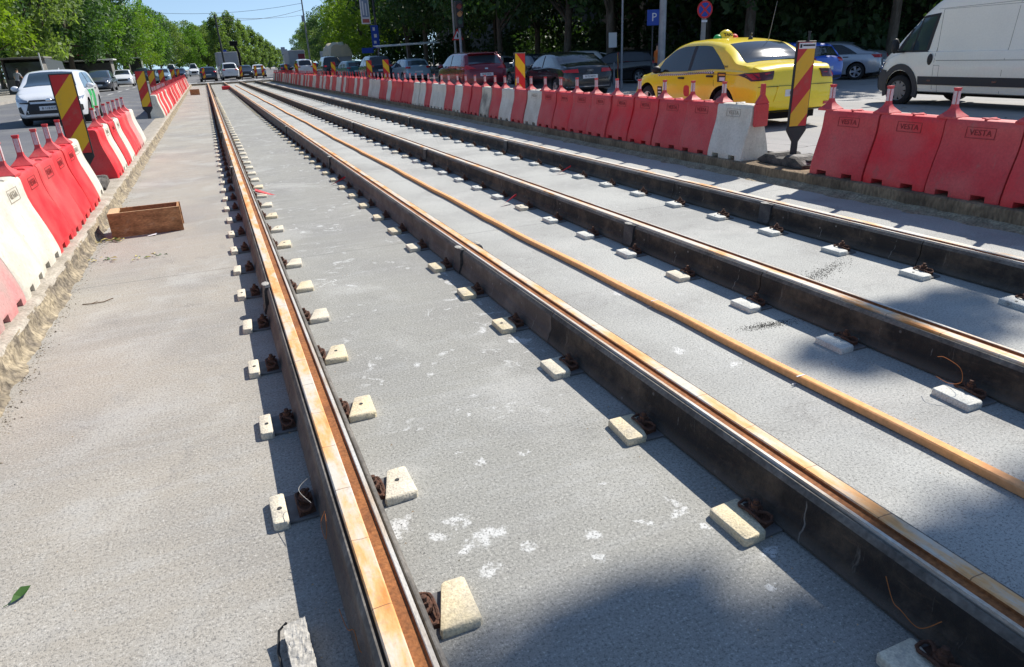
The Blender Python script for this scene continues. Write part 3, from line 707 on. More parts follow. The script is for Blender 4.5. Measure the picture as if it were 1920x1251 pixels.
CW = {'R': ('b_red', 'bright red'), 'F': ('b_redf', 'faded red'), 'W': ('b_white', 'off-white'), 'B': ('b_burnt', 'off-white scorched'), 'P': ('b_pink', 'pale pink'), 'G': ('b_redf', 'red graffiti-scrawled')}
# right kerb, near side of the striped panel (towards the camera)
XR = 6.375
near_seq = [(5.68, 'F'), (4.955, 'R'), (4.23, 'F'), (3.50, 'R'), (2.78, 'R')]
for i, (y, c_) in enumerate(near_seq):
    put_barrier(XR+random.uniform(-.01, .01), y, .155, CW[c_][0], '%s barrier on the right kerb, %s this side of the big striped panel' % (CW[c_][1], ordw(i+1)), 'red and white barriers along the right kerb', 2, -1, random.uniform(-.02, .02), True, 1.03)
# beyond the panel
seq = 'WFFRRFGRFWFWFBFFWFWWFWWFFFRWFRWWWFFWFWFR'
rest = 'FWFWWFFWFRWFWFFWWFFW'
y = 7.52; i = 0
while y < YE-3:
    c_ = seq[i] if i < len(seq) else rest[(i-len(seq)) % len(rest)]
    near = 2 if y < 14 else (1 if y < 30 else 0)
    if i == 0 or i < 38: lab = '%s plastic barrier on the right kerb, %s beyond the big striped panel' % (CW[c_][1], ordw(i+1))
    else: lab = 'tiny distant %s barrier towards the far end of the right kerb row' % CW[c_][1]
    put_barrier(XR+random.uniform(-.015, .015)+(.06*math.sin(y*.21) if y > 25 else 0), y, .155, CW[c_][0], lab, 'red and white barriers along the right kerb', near, -1 if c_ not in 'B' else 0, random.uniform(-.035, .035), pin=True)
    y += .702+random.uniform(-.008, .008); i += 1
# half-open red sleeve hanging on the white end barrier
b = MB(); b.bbox(-.10, .10, -.03, .03, .42, .70, .012); b.prism([(-.10, .70), (.10, .70), (.025, .80), (.022, .93), (-.022, .93), (-.025, .80)], -.022, .022)
o = b.build('barrier_end_coupler', MT['b_redf'], loc=(XR, 7.14, .155)); tag(o, 'red coupler pin hooked on the end of the off-white barrier beside the big striped panel', 'coupler')
# spray scrawl on one barrier
b = MB(); pts = []
for k in range(26): t = k/25; pts.append((XR-.138-.05*(1-t*0)+.0, 11.72-.30+.45*t, .155+.38+.09*math.sin(t*17)+.04*math.cos(t*31)))
XL = -1.62
groupA = [(3.62, 'P'), (4.31, 'P'), (5.01, 'P'), (5.70, 'W'), (6.385, 'W'), (7.07, 'R'), (7.76, 'F'), (8.45, 'R'), (9.14, 'R'), (9.82, 'W')]
na = {'P': 'pale pink', 'W': 'off-white', 'R': 'bright red', 'F': 'scuffed red'}
for i, (y, c_) in enumerate(groupA):
    put_barrier(XL+random.uniform(-.01, .01)-(.05 if i == 9 else 0), y-(.02 if i == 9 else 0), .155, CW[c_][0], '%s barrier in the left group before the striped panel, %s from the near end' % (na[c_], ordw(i+1)), 'red and white barriers along the left kerb', 2, 1, random.uniform(-.03, .03), pin=y < 9.5)
groupB = 'RWRWRFPW'
for i, c_ in enumerate(groupB):
    put_barrier(XL+random.uniform(-.01, .01), 11.75+i*.72, .155, CW[c_][0], '%s barrier in the left group behind the plywood box, %s from near' % (CW[c_][1], ordw(i+1)), 'red and white barriers along the left kerb', 2 if i < 4 else 1, 1 if i > 0 else 0, random.uniform(-.02, .02), pin=i < 7)
groupC = 'WFWRRWFRFWRFRRFWRRFRWRFRRWRFWRRFRWRRFRWRFRWRRFRWRRFRW'
y = 25.8; i = 0
while y < YE-6:
    c_ = groupC[i % len(groupC)]
    lab = '%s plastic barrier in the far left row, %s from its near end' % (CW[c_][1], ordw(i+1)) if i < 24 else 'tiny distant %s barrier near the far end of the left row' % CW[c_][1]
    put_barrier(XL+random.uniform(-.015, .015), y, .155, CW[c_][0], lab, 'red and white barriers along the left kerb', 1 if y < 34 else 0, 0, random.uniform(-.02, .02)); y += .712; i += 1

# ------------------------------------------------------------------ striped road panels
def panel(x, y, z, label, flip=1, foot=True, yawr=0., lean=0., sticker=False, big=True, top=1.42):
    r = empty('striped_road_panel', (x, y, z), yawr, label, 'road panel', 'red and yellow striped road panels'); r.rotation_euler = (0, lean, yawr)
    b = MB(); b.bbox(-.135, .135, -.016, .016, .44, top, .006)
    b.prism([(-.135, .44), (.135, .44), (.135, .40), (.04, .27), (.04, .12), (-.04, .12), (-.04, .27), (-.135, .40)], -.014, .014)
    b.build('panel_frame', MT['black_pl'], r)
    b = MB(); b.box(-.120, .120, -.019, .019, .455, top-.015); o = b.build('striped_face', MT['stripe_p' if flip > 0 else 'stripe_n'], r)
    if sticker:
        b = MB(); b.box(-.112, .122, -.023, -.0185, top-.085, top-.022); st_ = b.build('white_sticker', MT['sign_white'], r)
        text_obj('sticker_lettering', 'CONSILIUM', .034, face((.015, -.024, top-.05), (0, -1, 0)), MT['ink'], st_, .0006) if False else None
        b = MB(); b.box(-.100, -.072, -.0245, -.0232, top-.075, top-.035); b.box(-.06, .112, -.0245, -.0232, top-.058, top-.040); b.build('sticker_print', MT['ink'], st_)
        b = MB(); b.tube([(.03, 0, top-.01), (.03, 0, top+.085)], [.014, .011], 8); b.cyl((.03, 0, top+.085), .016, .018, 10); b.build('lamp_bracket', MT['black_pl'], r)
    if foot:
        f = MB()
        prof = [(-.40, 0), (.40, 0), (.40, .035), (.27, .115), (.10, .125), (.06, .085), (-.06, .085), (-.10, .125), (-.27, .115), (-.40, .035)]
        vs = []; n = len(prof)
        for yy, sc in ((-.20, .88), (-.17, 1), (.17, 1), (.20, .88)): vs += [(a, yy, c*sc) for a, c in prof]
        fs = []
        for k in range(3):
            for i in range(n): j = (i+1) % n; fs.append((k*n+i, k*n+j, k*n+n+j, k*n+n+i))
        fs += [tuple(range(n)), tuple(range(4*n-1, 3*n-1, -1))]; f.add(vs, fs)
        fo = f.build('rubber_foot', MT['foot_rubber'], r, smooth=30); fo.rotation_euler = (0, 0, R(90)); fo.location = (0, 0, .008)
        t_ = MB()
        for s in (-1, 1):
            A = [(s*.105, .1265), (s*.265, .1165), (s*.385, .046)]
            for (xa, za), (xb, zb) in zip(A, A[1:]):
                t_.add([(xa, -.15, za), (xb, -.15, zb), (xb, .15, zb), (xa, .15, za)], [(0, 1, 2, 3)])
                t_.add([(xa, -.15, za+.002), (xb, -.15, zb+.002), (xb, -.135, zb+.002), (xa, -.135, za+.002)], [(0, 1, 2, 3)])
        t_.build('dusty_top', MT['foot_dust'], fo)
        t_ = MB()
        for s in (-1, 1):
            for yy in (-.10, .04): t_.box(s*.325-.05, s*.325+.05, yy, yy+.045, .06, .088)
        t_.build('foot_slot', MT['black_pl'], fo)
    return r
panel(6.46, 6.62, .157, 'big red and yellow striped road panel on a black rubber foot beside the taxi', 1, True, -.06, .015, True, top=1.40)
panel(-1.66, 10.68, .155, 'striped road panel on the left in front of the white car, first of that side', 1, True, .05, -.0, top=1.43)
for x, y, f_, lab in [(-1.68, 23.3, 1, 'second striped road panel on the left, before the far barrier row'), (-2.0, 33, 1, 'third striped road panel on the left, behind the far barriers'), (-2.0, 41, 1, 'fourth striped road panel on the left, small behind the far barriers'), (-2.0, 56, 1, 'fifth striped road panel on the left, tiny in the distance'), (-2, 68, 1, 'sixth striped road panel on the left, farthest of that side'),
    (6.63, 15.4, -1, 'bright striped road panel between the crimson car and the black saloon'), (6.72, 28.9, -1, 'striped road panel in front of the navy people carrier, right one of the pair'), (6.9, 33.1, -1, 'striped road panel in front of the navy people carrier, left one of the pair'), (6.9, 43, -1, 'small striped road panel before the dark van under the tarpaulin truck'), (6.9, 50.7, -1, 'small striped road panel left of the dark van in the distance'), (6.9, 61, -1, 'tiny striped road panel before the white-roofed car'), (6.9, 69, -1, 'tiny striped road panel near the far end of the right row')]:
    panel(x, y, .155, lab, f_, False, random.uniform(-.15, .15), random.uniform(-.02, .03))
for i, (x, lab) in enumerate([(5.6, 'striped road panel at the far slab end, rightmost of four'), (4.9, 'striped road panel at the far slab end, second from the right'), (3.5, 'striped road panel at the far slab end, beside the white off-roader'), (0.0, 'striped road panel at the far slab end, leftmost of four')]):
    panel(x, YE+1, .16, lab, 1, False)
panel(14.6, 24.3, .02, 'striped road panel seen almost edge-on in the shade behind the black saloon', 1, False, 1.15, .04)

# ------------------------------------------------------------------ plywood box and litter
bx = empty('plywood_box', (-.83, 8.10, .0), .02, 'open plywood formwork box standing on the slab by the left kerb', 'wooden box')
w2, d2, h2, t2 = .335, .19, .25, .018
b = MB(); b.box(-w2, w2, -d2, -d2+t2, .004, h2); b.build('front_board', MT['ply'], bx)
b = MB(); b.box(-w2, w2, d2-t2, d2, .004, h2-.01); b.build('back_board', MT['ply'], bx)
for s in (-1, 1):
    b = MB(); b.box(s*(w2-.02-(.05 if s < 0 else 0))-t2/2, s*(w2-.02-(.05 if s < 0 else 0))+t2/2, -d2+t2, d2-t2, .004, h2-.012); b.build('end_board', MT['ply'], bx)
b = MB(); b.box(-w2+.002, w2-.002, -d2+.001, -d2+t2-.001, h2+.0005, h2+.002); b.box(-w2+.001, -w2+.09, -d2+t2, d2-t2, h2-.03, h2-.006); b.build('board_edge', MT['ply_edge'], bx)
bx2 = empty('formwork_box', (-.74, 50.5, 0), 0, 'small brown plywood box far down the left strip of slab', 'wooden box')
for k in range(2):
    b = MB(); b.box(-.28, .28, -.2+k*.38, -.18+k*.38, .004, .34); b.build('side_board', MT['ply'], bx2)
    b = MB(); b.box(-.28+k*.54, -.26+k*.54, -.18, .18, .004, .34); b.build('end_board', MT['ply'], bx2)
b = MB(); b.bbox(-.3, .3, -.18, .18, .004, .26, .03); o = b.build('red_bundle', MT['red_tape'], loc=(1.33, 58, 0)); tag(o, 'small red bundle lying on the slab beside the second rail far away', 'bundle')
b = MB(); b.add([(0, 0, .004), (.085, .0, .012), (.095, .05, .02), (.01, .04, .006)], [(0, 1, 2, 3)]); b.add([(0, 0, .002), (.085, .0, .010), (.095, .05, .018), (.01, .04, .004)], [(0, 1, 2, 3)])
o = b.build('paper_scrap', MT['paper'], loc=(-.84, 7.80, 0)); tag(o, 'white paper scrap lying in front of the plywood box', 'paper')
def leaf(x, y, L_, a, m_, name, label):
    b = MB(); vs = [(0, 0, .006), (.3, .14, .02), (.7, .16, .03), (1.05, .0, .02), (.7, -.12, .012), (.3, -.13, .01), (.5, 0, .005)]
    b.add([(p[0]*L_, p[1]*L_*1.1, p[2]) for p in vs], [(0, 1, 6), (1, 2, 6), (2, 3, 6), (3, 4, 6), (4, 5, 6), (5, 0, 6)])
    b.tube([(-.25*L_, .01, .003), (0, 0, .006)], .0015, 4)
    o = b.build(name, m_, loc=(x, y, .001)); o.rotation_euler = (0, 0, a); return tag(o, label, 'leaf')
leaf(-.885, 2.23, .068, .75, MT['leaf_g'], 'fallen_leaf', 'single green leaf lying on the slab at the lower left')
for cx, cy, n_, lab in [(-1.16, 7.75, 26, 'heap of dry yellow leaves against the kerb below the plywood box'), (-1.17, 6.97, 12, 'small scatter of withered leaves at the foot of the left kerb'), (-.82, 6.86, 14, 'strip of withered leaves lying on the slab in front of the plywood box')]:
    b = MB()
    for _ in range(n_):
        a = random.uniform(0, 6.3); l = random.uniform(.02, .05); px, py = random.gauss(0, .09), random.gauss(0, .03); z = random.uniform(.005, .03)
        dx, dy = math.cos(a)*l, math.sin(a)*l
        b.add([(px, py, z), (px+dx-dy*.3, py+dy+dx*.3, z+.01), (px+dx*1.6, py+dy*1.6, z), (px+dx+dy*.3, py+dy-dx*.3, z+.006)], [(0, 1, 2, 3)], random.choice((0, 0, 1)))
    o = b.build('leaf_litter', [MT['leaf_y'], MT['leaf_g']], loc=(cx, cy, 0)); tag(o, lab, 'leaf litter', None, 'stuff')
b = MB(); b.tube([(0, 0, .004), (.06, -.03, .008), (.14, -.02, .006), (.2, .02, .012)], .0035, 5); b.tube([(.06, -.03, .008), (.10, .01, .01)], .002, 4)
o = b.build('twig', MT['twig'], loc=(-1.13, 5.62, 0)); tag(o, 'thin brown twig lying near the left kerb', 'twig')
# grit: uncountable
b = MB(); random.seed(3)
def grit(x, y, s, mi): 
    vs = [(x+s*random.uniform(-1, 1), y+s*random.uniform(-1, 1), random.uniform(0, .9)*s) for _ in range(4)]
    vs = [(x-s, y-s*.6, 0), (x+s, y-s*.5, 0), (x+s*.2, y+s, 0), (x+s*random.uniform(-.3, .3), y, s*random.uniform(.6, 1.1))]
    b.add(vs, [(0, 1, 3), (1, 2, 3), (2, 0, 3)], mi)
for _ in range(1500):
    y = 1.1+random.expovariate(.3); x = -1.255+abs(random.gauss(0, .055))**1.1
    grit(x, y, random.uniform(.002, .0035)+.006*random.random()**4, random.choice((0, 1, 1, 1)))
for _ in range(500):
    y = 1.+random.expovariate(.3); rx = random.choice(RX[:3]); x = rx+random.choice((-1, 1))*(.14+abs(random.gauss(0, .05)))
    grit(x, y, random.uniform(.002, .006), random.choice((0, 0, 0, 2)))
for _ in range(240): grit(random.uniform(-1.2, 4.4), 1.0+random.expovariate(.25), random.uniform(.002, .005), random.choice((0, 1, 2, 2)))
for _ in range(1100):
    u = random.gauss(0, .22); grit(3.85+u, 3.55+u*.35+random.gauss(0, .045), random.uniform(.0015, .0045), 3)
for _ in range(800):
    u = random.gauss(0, .10); grit(2.83+u, 2.95+u*-.1+random.gauss(0, .022), random.uniform(.0015, .004), 3)
o = b.build('grit', [MT['stone'], MT['kerb_l'], MT['stone_t'], MT['well']]); tag(o, 'loose grit and crumbs scattered on the slab and along the kerb', 'grit', None, 'stuff')
# cement-caked pad with wire at the near end of the first rail
r = empty('concrete_lump', (-.048, 1.60, 0), .04, 'lump of cement-caked pad with black wire loop at the bottom edge beside the leftmost rail', 'concrete lump')
b = MB()
bm = bmesh.new(); bmesh.ops.create_cube(bm, size=1, matrix=Matrix.Diagonal((.062, .21, .05, 1))); bmesh.ops.subdivide_edges(bm, edges=bm.edges, cuts=14, use_grid_fill=True)
for v in bm.verts: q = v.co*42; v.co += v.co.normalized()*(.004*mnoise.noise(q)+.009*max(0, mnoise.noise(q*3.1))); v.co.z += .026
me = bpy.data.meshes.new('caked_block'); bm.to_mesh(me); bm.free(); me.materials.append(MT['stone']); o = bpy.data.objects.new('caked_block', me); COL.objects.link(o); o.parent = r
b = MB(); pts = [(-.02, .105, .055), (-.045, .10, .04), (-.058, .04, .02), (-.055, -.06, .02), (-.03, -.12, .012)]; b.tube(pts, .004, 6); b.build('wire_loop', MT['cable'], r, smooth=60)
def wirething(pts, label, m_='wire_rust', r_=.0012, nm='rusty_wire'):
    P_ = [Vector(p) for p in pts]; P_ = [P_[0]]+P_+[P_[-1]]; out = []
    for i in range(1, len(P_)-2):
        for k_ in range(7):
            t = k_/7; p0, p1, p2, p3 = P_[i-1], P_[i], P_[i+1], P_[i+2]
            out.append(.5*((2*p1)+(p2-p0)*t+(2*p0-5*p1+4*p2-p3)*t*t+(3*p1-p0-3*p2+p3)*t**3))
    out.append(P_[-1]); b = MB(); b.tube(out, r_, 5); o = b.build(nm, MT[m_], smooth=60); return tag(o, label, 'wire')
wirething([(.075, 1.63, .11), (.085, 1.57, .085), (.10, 1.54, .10), (.105, 1.50, .06), (.13, 1.46, .075), (.14, 1.40, .05)], 'rusty orange wire curling beside the leftmost rail at the bottom edge')
wirething([(.105, 2.05, .16), (.085, 2.03, .13), (.088, 1.98, .10), (.098, 1.99, .13), (.103, 2.02, .17)], 'short rusty wire loop on the jacket side of the leftmost rail')
wirething([(.09, 2.34, .13), (.04, 2.30, .11), (.07, 2.18, .12)], 'thin pale wire sticking out from the leftmost rail jacket', 'stone', .0012, 'thin_wire')
wirething([(2.96, 1.98, .15), (2.94, 1.93, .17), (2.955, 1.86, .14), (2.95, 1.84, .08), (2.96, 1.90, .045), (2.965, 1.97, .05)], 'round rusty wire loop hanging on the black jacket of the third rail', r_=.0014)
wirething([(1.50, 1.02, .17), (1.49, .98, .12), (1.47, .94, .13), (1.50, .90, .09), (1.52, .86, .14)], 'tangle of rusty wire on the second rail jacket at the lower right')
def redstrip(x, y, a, label):
    b = MB(); b.add([(0, -.02, .09), (0, .02, .11), (.17, .012, .035), (.24, 0, .008), (.17, -.012, .02), (0, -.02, .07), (0, .02, .085)], [(0, 1, 2, 4), (2, 3, 4), (5, 4, 2, 6), (0, 5, 6, 1), (0, 4, 5), (1, 6, 2)])
    o = b.build('red_strip', MT['red_tape'], loc=(x, y, 0)); o.rotation_euler = (0, 0, a); return tag(o, label, 'plastic strip')
redstrip(.33, 9.45, -.12, 'red plastic strip poking out right of the leftmost rail')
redstrip(1.53, 9.75, 3.35, 'red plastic strip poking out left of the second rail')
r1 = redstrip(4.43, 8.62, 3.3, 'red plastic strip with pale wire against the rightmost rail')
redstrip(2.98, 7.15, 3.5, 'small red plastic strip against the left side of the third rail')
b = MB()
for px in (1.51, ): pass
# ------------------------------------------------------------------ vehicles
def pchip(xs, ys):
    xs = np.array(xs, float); ys = np.array(ys, float); h = np.diff(xs); d = np.diff(ys)/h; m_ = np.zeros(len(xs))
    for i in range(1, len(xs)-1):
        if d[i-1]*d[i] > 0: w1 = 2*h[i]+h[i-1]; w2 = h[i]+2*h[i-1]; m_[i] = (w1+w2)/(w1/d[i-1]+w2/d[i])
    m_[0] = d[0]; m_[-1] = d[-1]
    def f(x):
        x = min(max(x, xs[0]), xs[-1]); i = min(int(np.searchsorted(xs, x, 'right'))-1, len(h)-1); t = (x-xs[i])/h[i]
        return float((1+2*t)*(1-t)**2*ys[i]+t*(1-t)**2*h[i]*m_[i]+t*t*(3-2*t)*ys[i+1]+t*t*(t-1)*h[i]*m_[i+1])
    return f
class Body:
    """lofted car body; x forward, y left, z up, origin on the ground under the centre"""
    def __init__(s, top, belt, plan, bottom, tumble=.30, crown=.025):
        s.top = pchip(*zip(*top)); s.belt = pchip(*zip(*belt)); s.plan = pchip(*zip(*plan)); s.bot = pchip(*zip(*bottom))
        s.x0 = top[0][0]; s.x1 = top[-1][0]; s.tum = tumble; s.crown = crown
        s.cache = {}
    def sec(s, x):
        k = round(x, 4)
        if k in s.cache: return s.cache[k]
        zt, hw, zb = s.top(x), s.plan(x), s.bot(x); zs = min(s.belt(x), zt-.035); zs = max(zs, zb+.12)
        hs = zs-zb
        P = [(0, zb), (hw*.55, zb), (hw*.88, zb+.004), (hw*.945, zb+.03), (hw*.97, zb+hs*.18), (hw*.99, zb+hs*.38), (hw, zb+hs*.58), (hw*.995, zb+hs*.72), (hw*.978, zb+hs*.86), (hw*.955, zs-.012), (hw*.935, zs)]
        g = zt-zs; yr = hw*.935-s.tum*g
        if g > .1: P += [(hw*.925-s.tum*g*.06, zs+g*.06), (hw*.92-s.tum*g*.32, zs+g*.33), (hw*.915-s.tum*g*.66, zs+g*.66), (hw*.905-s.tum*g*.9, zs+g*.86), (yr*.90, zs+g*.955), (yr*.78, zt-.004), (yr*.4, zt+s.crown*.8), (0, zt+s.crown)]
        else: P += [(hw*.91, zs+g*.3), (hw*.88, zs+g*.55), (hw*.84, zs+g*.75), (hw*.78, zs+g*.86), (hw*.70, zs+g*.93), (hw*.6, zt), (hw*.3, zt+s.crown*.8), (0, zt+s.crown)]
        s.cache[k] = P; return P
    def sideY(s, x, z):
        P = s.sec(x); P = P[3:]
        for (a, b_), (c, d) in zip(P, P[1:]):
            if b_ <= z <= d and d > b_: return a+(c-a)*(z-b_)/(d-b_)
        return 0. if z > P[-1][1] else P[0][0]
    def topZ(s, x, y):
        y = abs(y); P = s.sec(x)[5:]
        for (a, b_), (c, d) in zip(P, P[1:]):
            if c <= y <= a and a > c: return b_+(d-b_)*(a-y)/(a-c)
        return P[-1][1] if y < .01 else P[0][1]
    def inside(s, x, y, z):
        return s.x0 < x < s.x1 and s.bot(x) <= z < s.topZ(x, y) and abs(y) < s.sideY(x, min(z, s.topZ(x, 0)-.001))
    def endX(s, y, z, rear=True):
        a, d = (s.x0, 1) if rear else (s.x1, -1)
        x = a+d*.002
        for _ in range(220):
            if s.inside(x, y, z): break
            x += d*.01
        return x-d*.005
    def mesh(s, n=64):
        b = MB(); xs = []
        for i in range(n+1): t = i/n; xs.append(s.x0+(s.x1-s.x0)*(t-.055*math.sin(2*math.pi*t)))
        rows_ = []; 
        for x in xs:
            P = s.sec(x); ring = [(x, y, z) for y, z in P]+[(x, -y, z) for y, z in P[-2:0:-1]]
            rows_.append(ring)
        k = len(rows_[0]); vs = [p for r in rows_ for p in r]; fs = []
        for i in range(n):
            for j in range(k): q = (j+1) % k; fs.append((i*k+j, i*k+q, (i+1)*k+q, (i+1)*k+j))
        fs.append(tuple(range(k-1, -1, -1))); fs.append(tuple(range(n*k, (n+1)*k)))
        b.add(vs, fs); return b
def quadgrid(c, nu, nv):
    out = []
    for j in range(nv+1):
        v = j/nv
        for i in range(nu+1):
            u = i/nu
            out.append(tuple((1-u)*(1-v)*c[0][k]+u*(1-v)*c[1][k]+u*v*c[2][k]+(1-u)*v*c[3][k] for k in range(2)))
    return out
def patch(mb, pts3, nrm, nu, nv, off, mi=0):
    """closed thin shell over a grid of surface points, standing off by off"""
    n = len(pts3); vs = [tuple(Vector(p)+Vector(q)*off) for p, q in zip(pts3, nrm)]+[tuple(Vector(p)-Vector(q)*.012) for p, q in zip(pts3, nrm)]
    fs = []; w_ = nu+1
    for j in range(nv):
        for i in range(nu): a = j*w_+i; fs.append((a, a+1, a+w_+1, a+w_)); fs.append((n+a, n+a+w_, n+a+w_+1, n+a+1))
    bd = [i for i in range(nu)]+[nu+j*w_ for j in range(nv)]+[nv*w_+i for i in range(nu, 0, -1)]+[j*w_ for j in range(nv, 0, -1)]
    for a, c in zip(bd, bd[1:]+bd[:1]): fs.append((a, c, n+c, n+a))
    mb.add(vs, fs, mi)
def side_patch(B, mb, corners, side, nu=8, nv=4, off=.006, mi=0, curve=None):
    g = quadgrid(corners, nu, nv)
    if curve: g = curve(g, nu, nv)
    pts = []; ns = []
    for x, z in g:
        y = B.sideY(x, z); y2 = B.sideY(x, z+.01); pts.append((x, side*y, z)); n_ = Vector((0, .01, (y-y2))).normalized(); ns.append((0, side*n_.y, n_.z))
    patch(mb, pts, ns, nu, nv, off, mi)
def top_patch(B, mb, corners, nu=8, nv=8, off=.006, mi=0):
    g = quadgrid(corners, nu, nv); pts = []; ns = []
    for x, y in g:
        z = B.topZ(x, y); dx = (B.topZ(x+.01, y)-B.topZ(x-.01, y))/.02
        dy = (B.topZ(x, abs(y)+.01)-B.topZ(x, abs(y)-.01 if abs(y) > .02 else 0))/(.02 if abs(y) > .02 else .03)
        n_ = Vector((-dx, -dy*(1 if y > 0 else -1)*.6, 1)).normalized(); pts.append((x, y, z)); ns.append(tuple(n_))
    patch(mb, pts, ns, nu, nv, off, mi)
def end_patch(B, mb, corners, rear=True, nu=8, nv=4, off=.008, mi=0):
    g = quadgrid(corners, nu, nv); d = -1 if rear else 1; pts = []; ns = []
    for y, z in g:
        x = B.endX(y, z, rear); dy = (B.endX(y+.02, z, rear)-B.endX(y-.02, z, rear))/.04
        n_ = Vector((d, -d*dy*1., .15)); n_.normalize(); pts.append((x, y, z)); ns.append(tuple(n_))
    patch(mb, pts, ns, nu, nv, off, mi)
def wheel(parent, x, y, r, side, spokes=5, steel=False, steer=0., width=.2, rim='rim'):
    wr = empty('wheel', (x, y, r), steer); wr.parent = parent
    b = MB(); n = 28; prof = [(.66*r, -.5), (.80*r, -.5), (.93*r, -.46), (r, -.34), (r, .34), (.93*r, .46), (.80*r, .5), (.66*r, .5)]
    vs = []; fs = []
    for i in range(n):
        a = 2*math.pi*i/n
        for rr_, yy in prof: vs.append((rr_*math.cos(a), yy*width, rr_*math.sin(a)))
    k = len(prof)
    for i in range(n):
        for j in range(k): fs.append((i*k+j, i*k+(j+1) % k, ((i+1) % n)*k+(j+1) % k, ((i+1) % n)*k+j))
    b.add(vs, fs); b.build('tyre', MT['tyre'], wr, smooth=40)
    b = MB(); o_ = side*width*.36
    b.cyl((0, o_-side*.06, 0), .66*r, side*.02, 24, 'y', 1)
    # barrel ring
    n2 = 24; vs = []; fs = []
    for i in range(n2):
        a = 2*math.pi*i/n2
        for rr_, yy in ((.68*r, o_-side*.05), (.68*r, o_+side*.028), (.62*r, o_+side*.02), (.60*r, o_-side*.03)): vs.append((rr_*math.cos(a), yy, rr_*math.sin(a)))
    for i in range(n2):
        for j in range(3): fs.append((i*4+j, i*4+j+1, ((i+1) % n2)*4+j+1, ((i+1) % n2)*4+j))
    b.add(vs, fs, 0); b.cyl((0, o_-side*.03, 0), .13*r, side*.045, 12, 'y', 0)
    for i in range(spokes):
        a = 2*math.pi*i/spokes
        for da in ((-.13, .13) if not steel else (0,)):
            M_ = Matrix.Rotation(-(a+da), 4, 'Y'); q = .045 if steel else .026
            b.box(.10*r, .63*r, o_-.014, o_+.014, -q*r*3, q*r*3, 0, M_, .004)
    b.build('rim', [MT[rim], MT['well']], wr, smooth=30)
def car(name, loc, heading, label, cat, spec, group=None):
    root = empty(name, loc, heading, label, cat, group); B = spec['body']; pm = MT[spec['paint']]
    r = spec.get('r', .315); xa = spec['axles']; detail = spec.get('detail', 2); dets = spec.get('extras')
    body = B.mesh(64 if detail > 1 else 34).build('body', [pm, MT['well'], MT['grey_pl']], root, smooth=32)
    # wheel openings cut into the shell
    for xw in xa:
        for s in (-1, 1):
            yw = B.plan(xw); cb = MB(); cb.cyl((xw, s*(yw-.24), r+.012), r*1.16, s*.34, 28, 'y', 0)
            cut = cb.build('cutter', [MT['well']]); cut.parent = root
            md = body.modifiers.new('cut', 'BOOLEAN'); md.operation = 'DIFFERENCE'; md.solver = 'EXACT'; md.object = cut; md.material_mode = 'TRANSFER'
    dg = bpy.context.evaluated_depsgraph_get(); me = bpy.data.meshes.new_from_object(body.evaluated_get(dg))
    cuts = [m_.object for m_ in body.modifiers]; body.modifiers.clear(); body.data = me
    for c in cuts: bpy.data.objects.remove(c)
    for xw, st_ in zip(xa, (0, spec.get('steer', 0))):
        for s in (-1, 1): wheel(root, xw, s*(B.plan(xw)-.115), r, s, steel=spec.get('steel', False), steer=st_, width=spec.get('tw', .2))
    # glass
    for s in (-1, 1):
        for i, (x0, x1, f0, f1) in enumerate(spec['side_glass']):
            # f0, f1: heights at both ends; the top follows the roof line
            n = 16; g = MB(); pts = []; ns = []
            for j in range(5):
                for k in range(n+1):
                    x = x0+(x1-x0)*k/n; zl = B.belt(x)+.015+(spec.get('sill', 0)); zr = B.top(x); g_ = zr-B.belt(x)
                    zh = min(B.belt(x)+g_*.83, B.top(x)-.085); e = min(1, ((k/n)/.55)**.6 if f0 < 0 else (k/n+.0)/.16+f0, ((1-k/n))/.16+f1) ; zh = zl+(max(zh, zl+.012)-zl)*min(1, e)
                    z = zl+(zh-zl)*j/4; y = B.sideY(x, z); y2 = B.sideY(x, z+.02); q = Vector((0, .02, y-y2)).normalized()
                    pts.append((x, s*y, z)); ns.append((0, s*q.y, q.z))
            patch(g, pts, ns, n, 4, .005); g.build('side_window', MT[spec.get('glass', 'glass')], root, smooth=40)
    if len(spec['side_glass']) > 1 and spec.get('pillar', True):
        xb = (spec['side_glass'][0][1]+spec['side_glass'][1][0])/2; g_ = B.top(xb)-B.belt(xb)
        for s in (-1, 1):
            g = MB(); side_patch(B, g, [(xb-.05, B.belt(xb)+.02), (xb+.05, B.belt(xb)+.02), (xb+.05, B.belt(xb)+g_*.83), (xb-.05, B.belt(xb)+g_*.83)], s, 2, 5, .0065); g.build('door_pillar', MT['black_pl'], root, smooth=40)
    if 'screen' in spec:
        x0, x1, w0, w1 = spec['screen']; g = MB(); top_patch(B, g, [(x1, w1), (x1, -w1), (x0, -w0), (x0, w0)], 8, 8); g.build('windscreen', MT[spec.get('glass_f', 'glass')], root, smooth=60)
    if 'rear_glass' in spec:
        x0, x1, w0, w1 = spec['rear_glass']; g = MB(); top_patch(B, g, [(x1, w1), (x1, -w1), (x0, -w0), (x0, w0)], 8, 8); g.build('rear_window', MT[spec.get('glass_r', 'glass')], root, smooth=60)
    for nm, mt, rear, quads in spec.get('ends', []):
        for q in quads:
            for s in ((-1, 1) if q[-1] == 'm' else (1,)):
                cs = [(s*a, z) for a, z in q[:4]]; g = MB(); end_patch(B, g, cs, rear, 8, 4, .010 if nm != 'number_plate' else .014); g.build(nm, MT[mt], root, smooth=50)
    for nm, mt, quads in spec.get('sides', []):
        for s in (-1, 1):
            for q in quads:
                g = MB(); side_patch(B, g, q, s, 8, 2, .006 if nm != 'panel_gap' else .0025); g.build(nm, MT[mt], root, smooth=50)
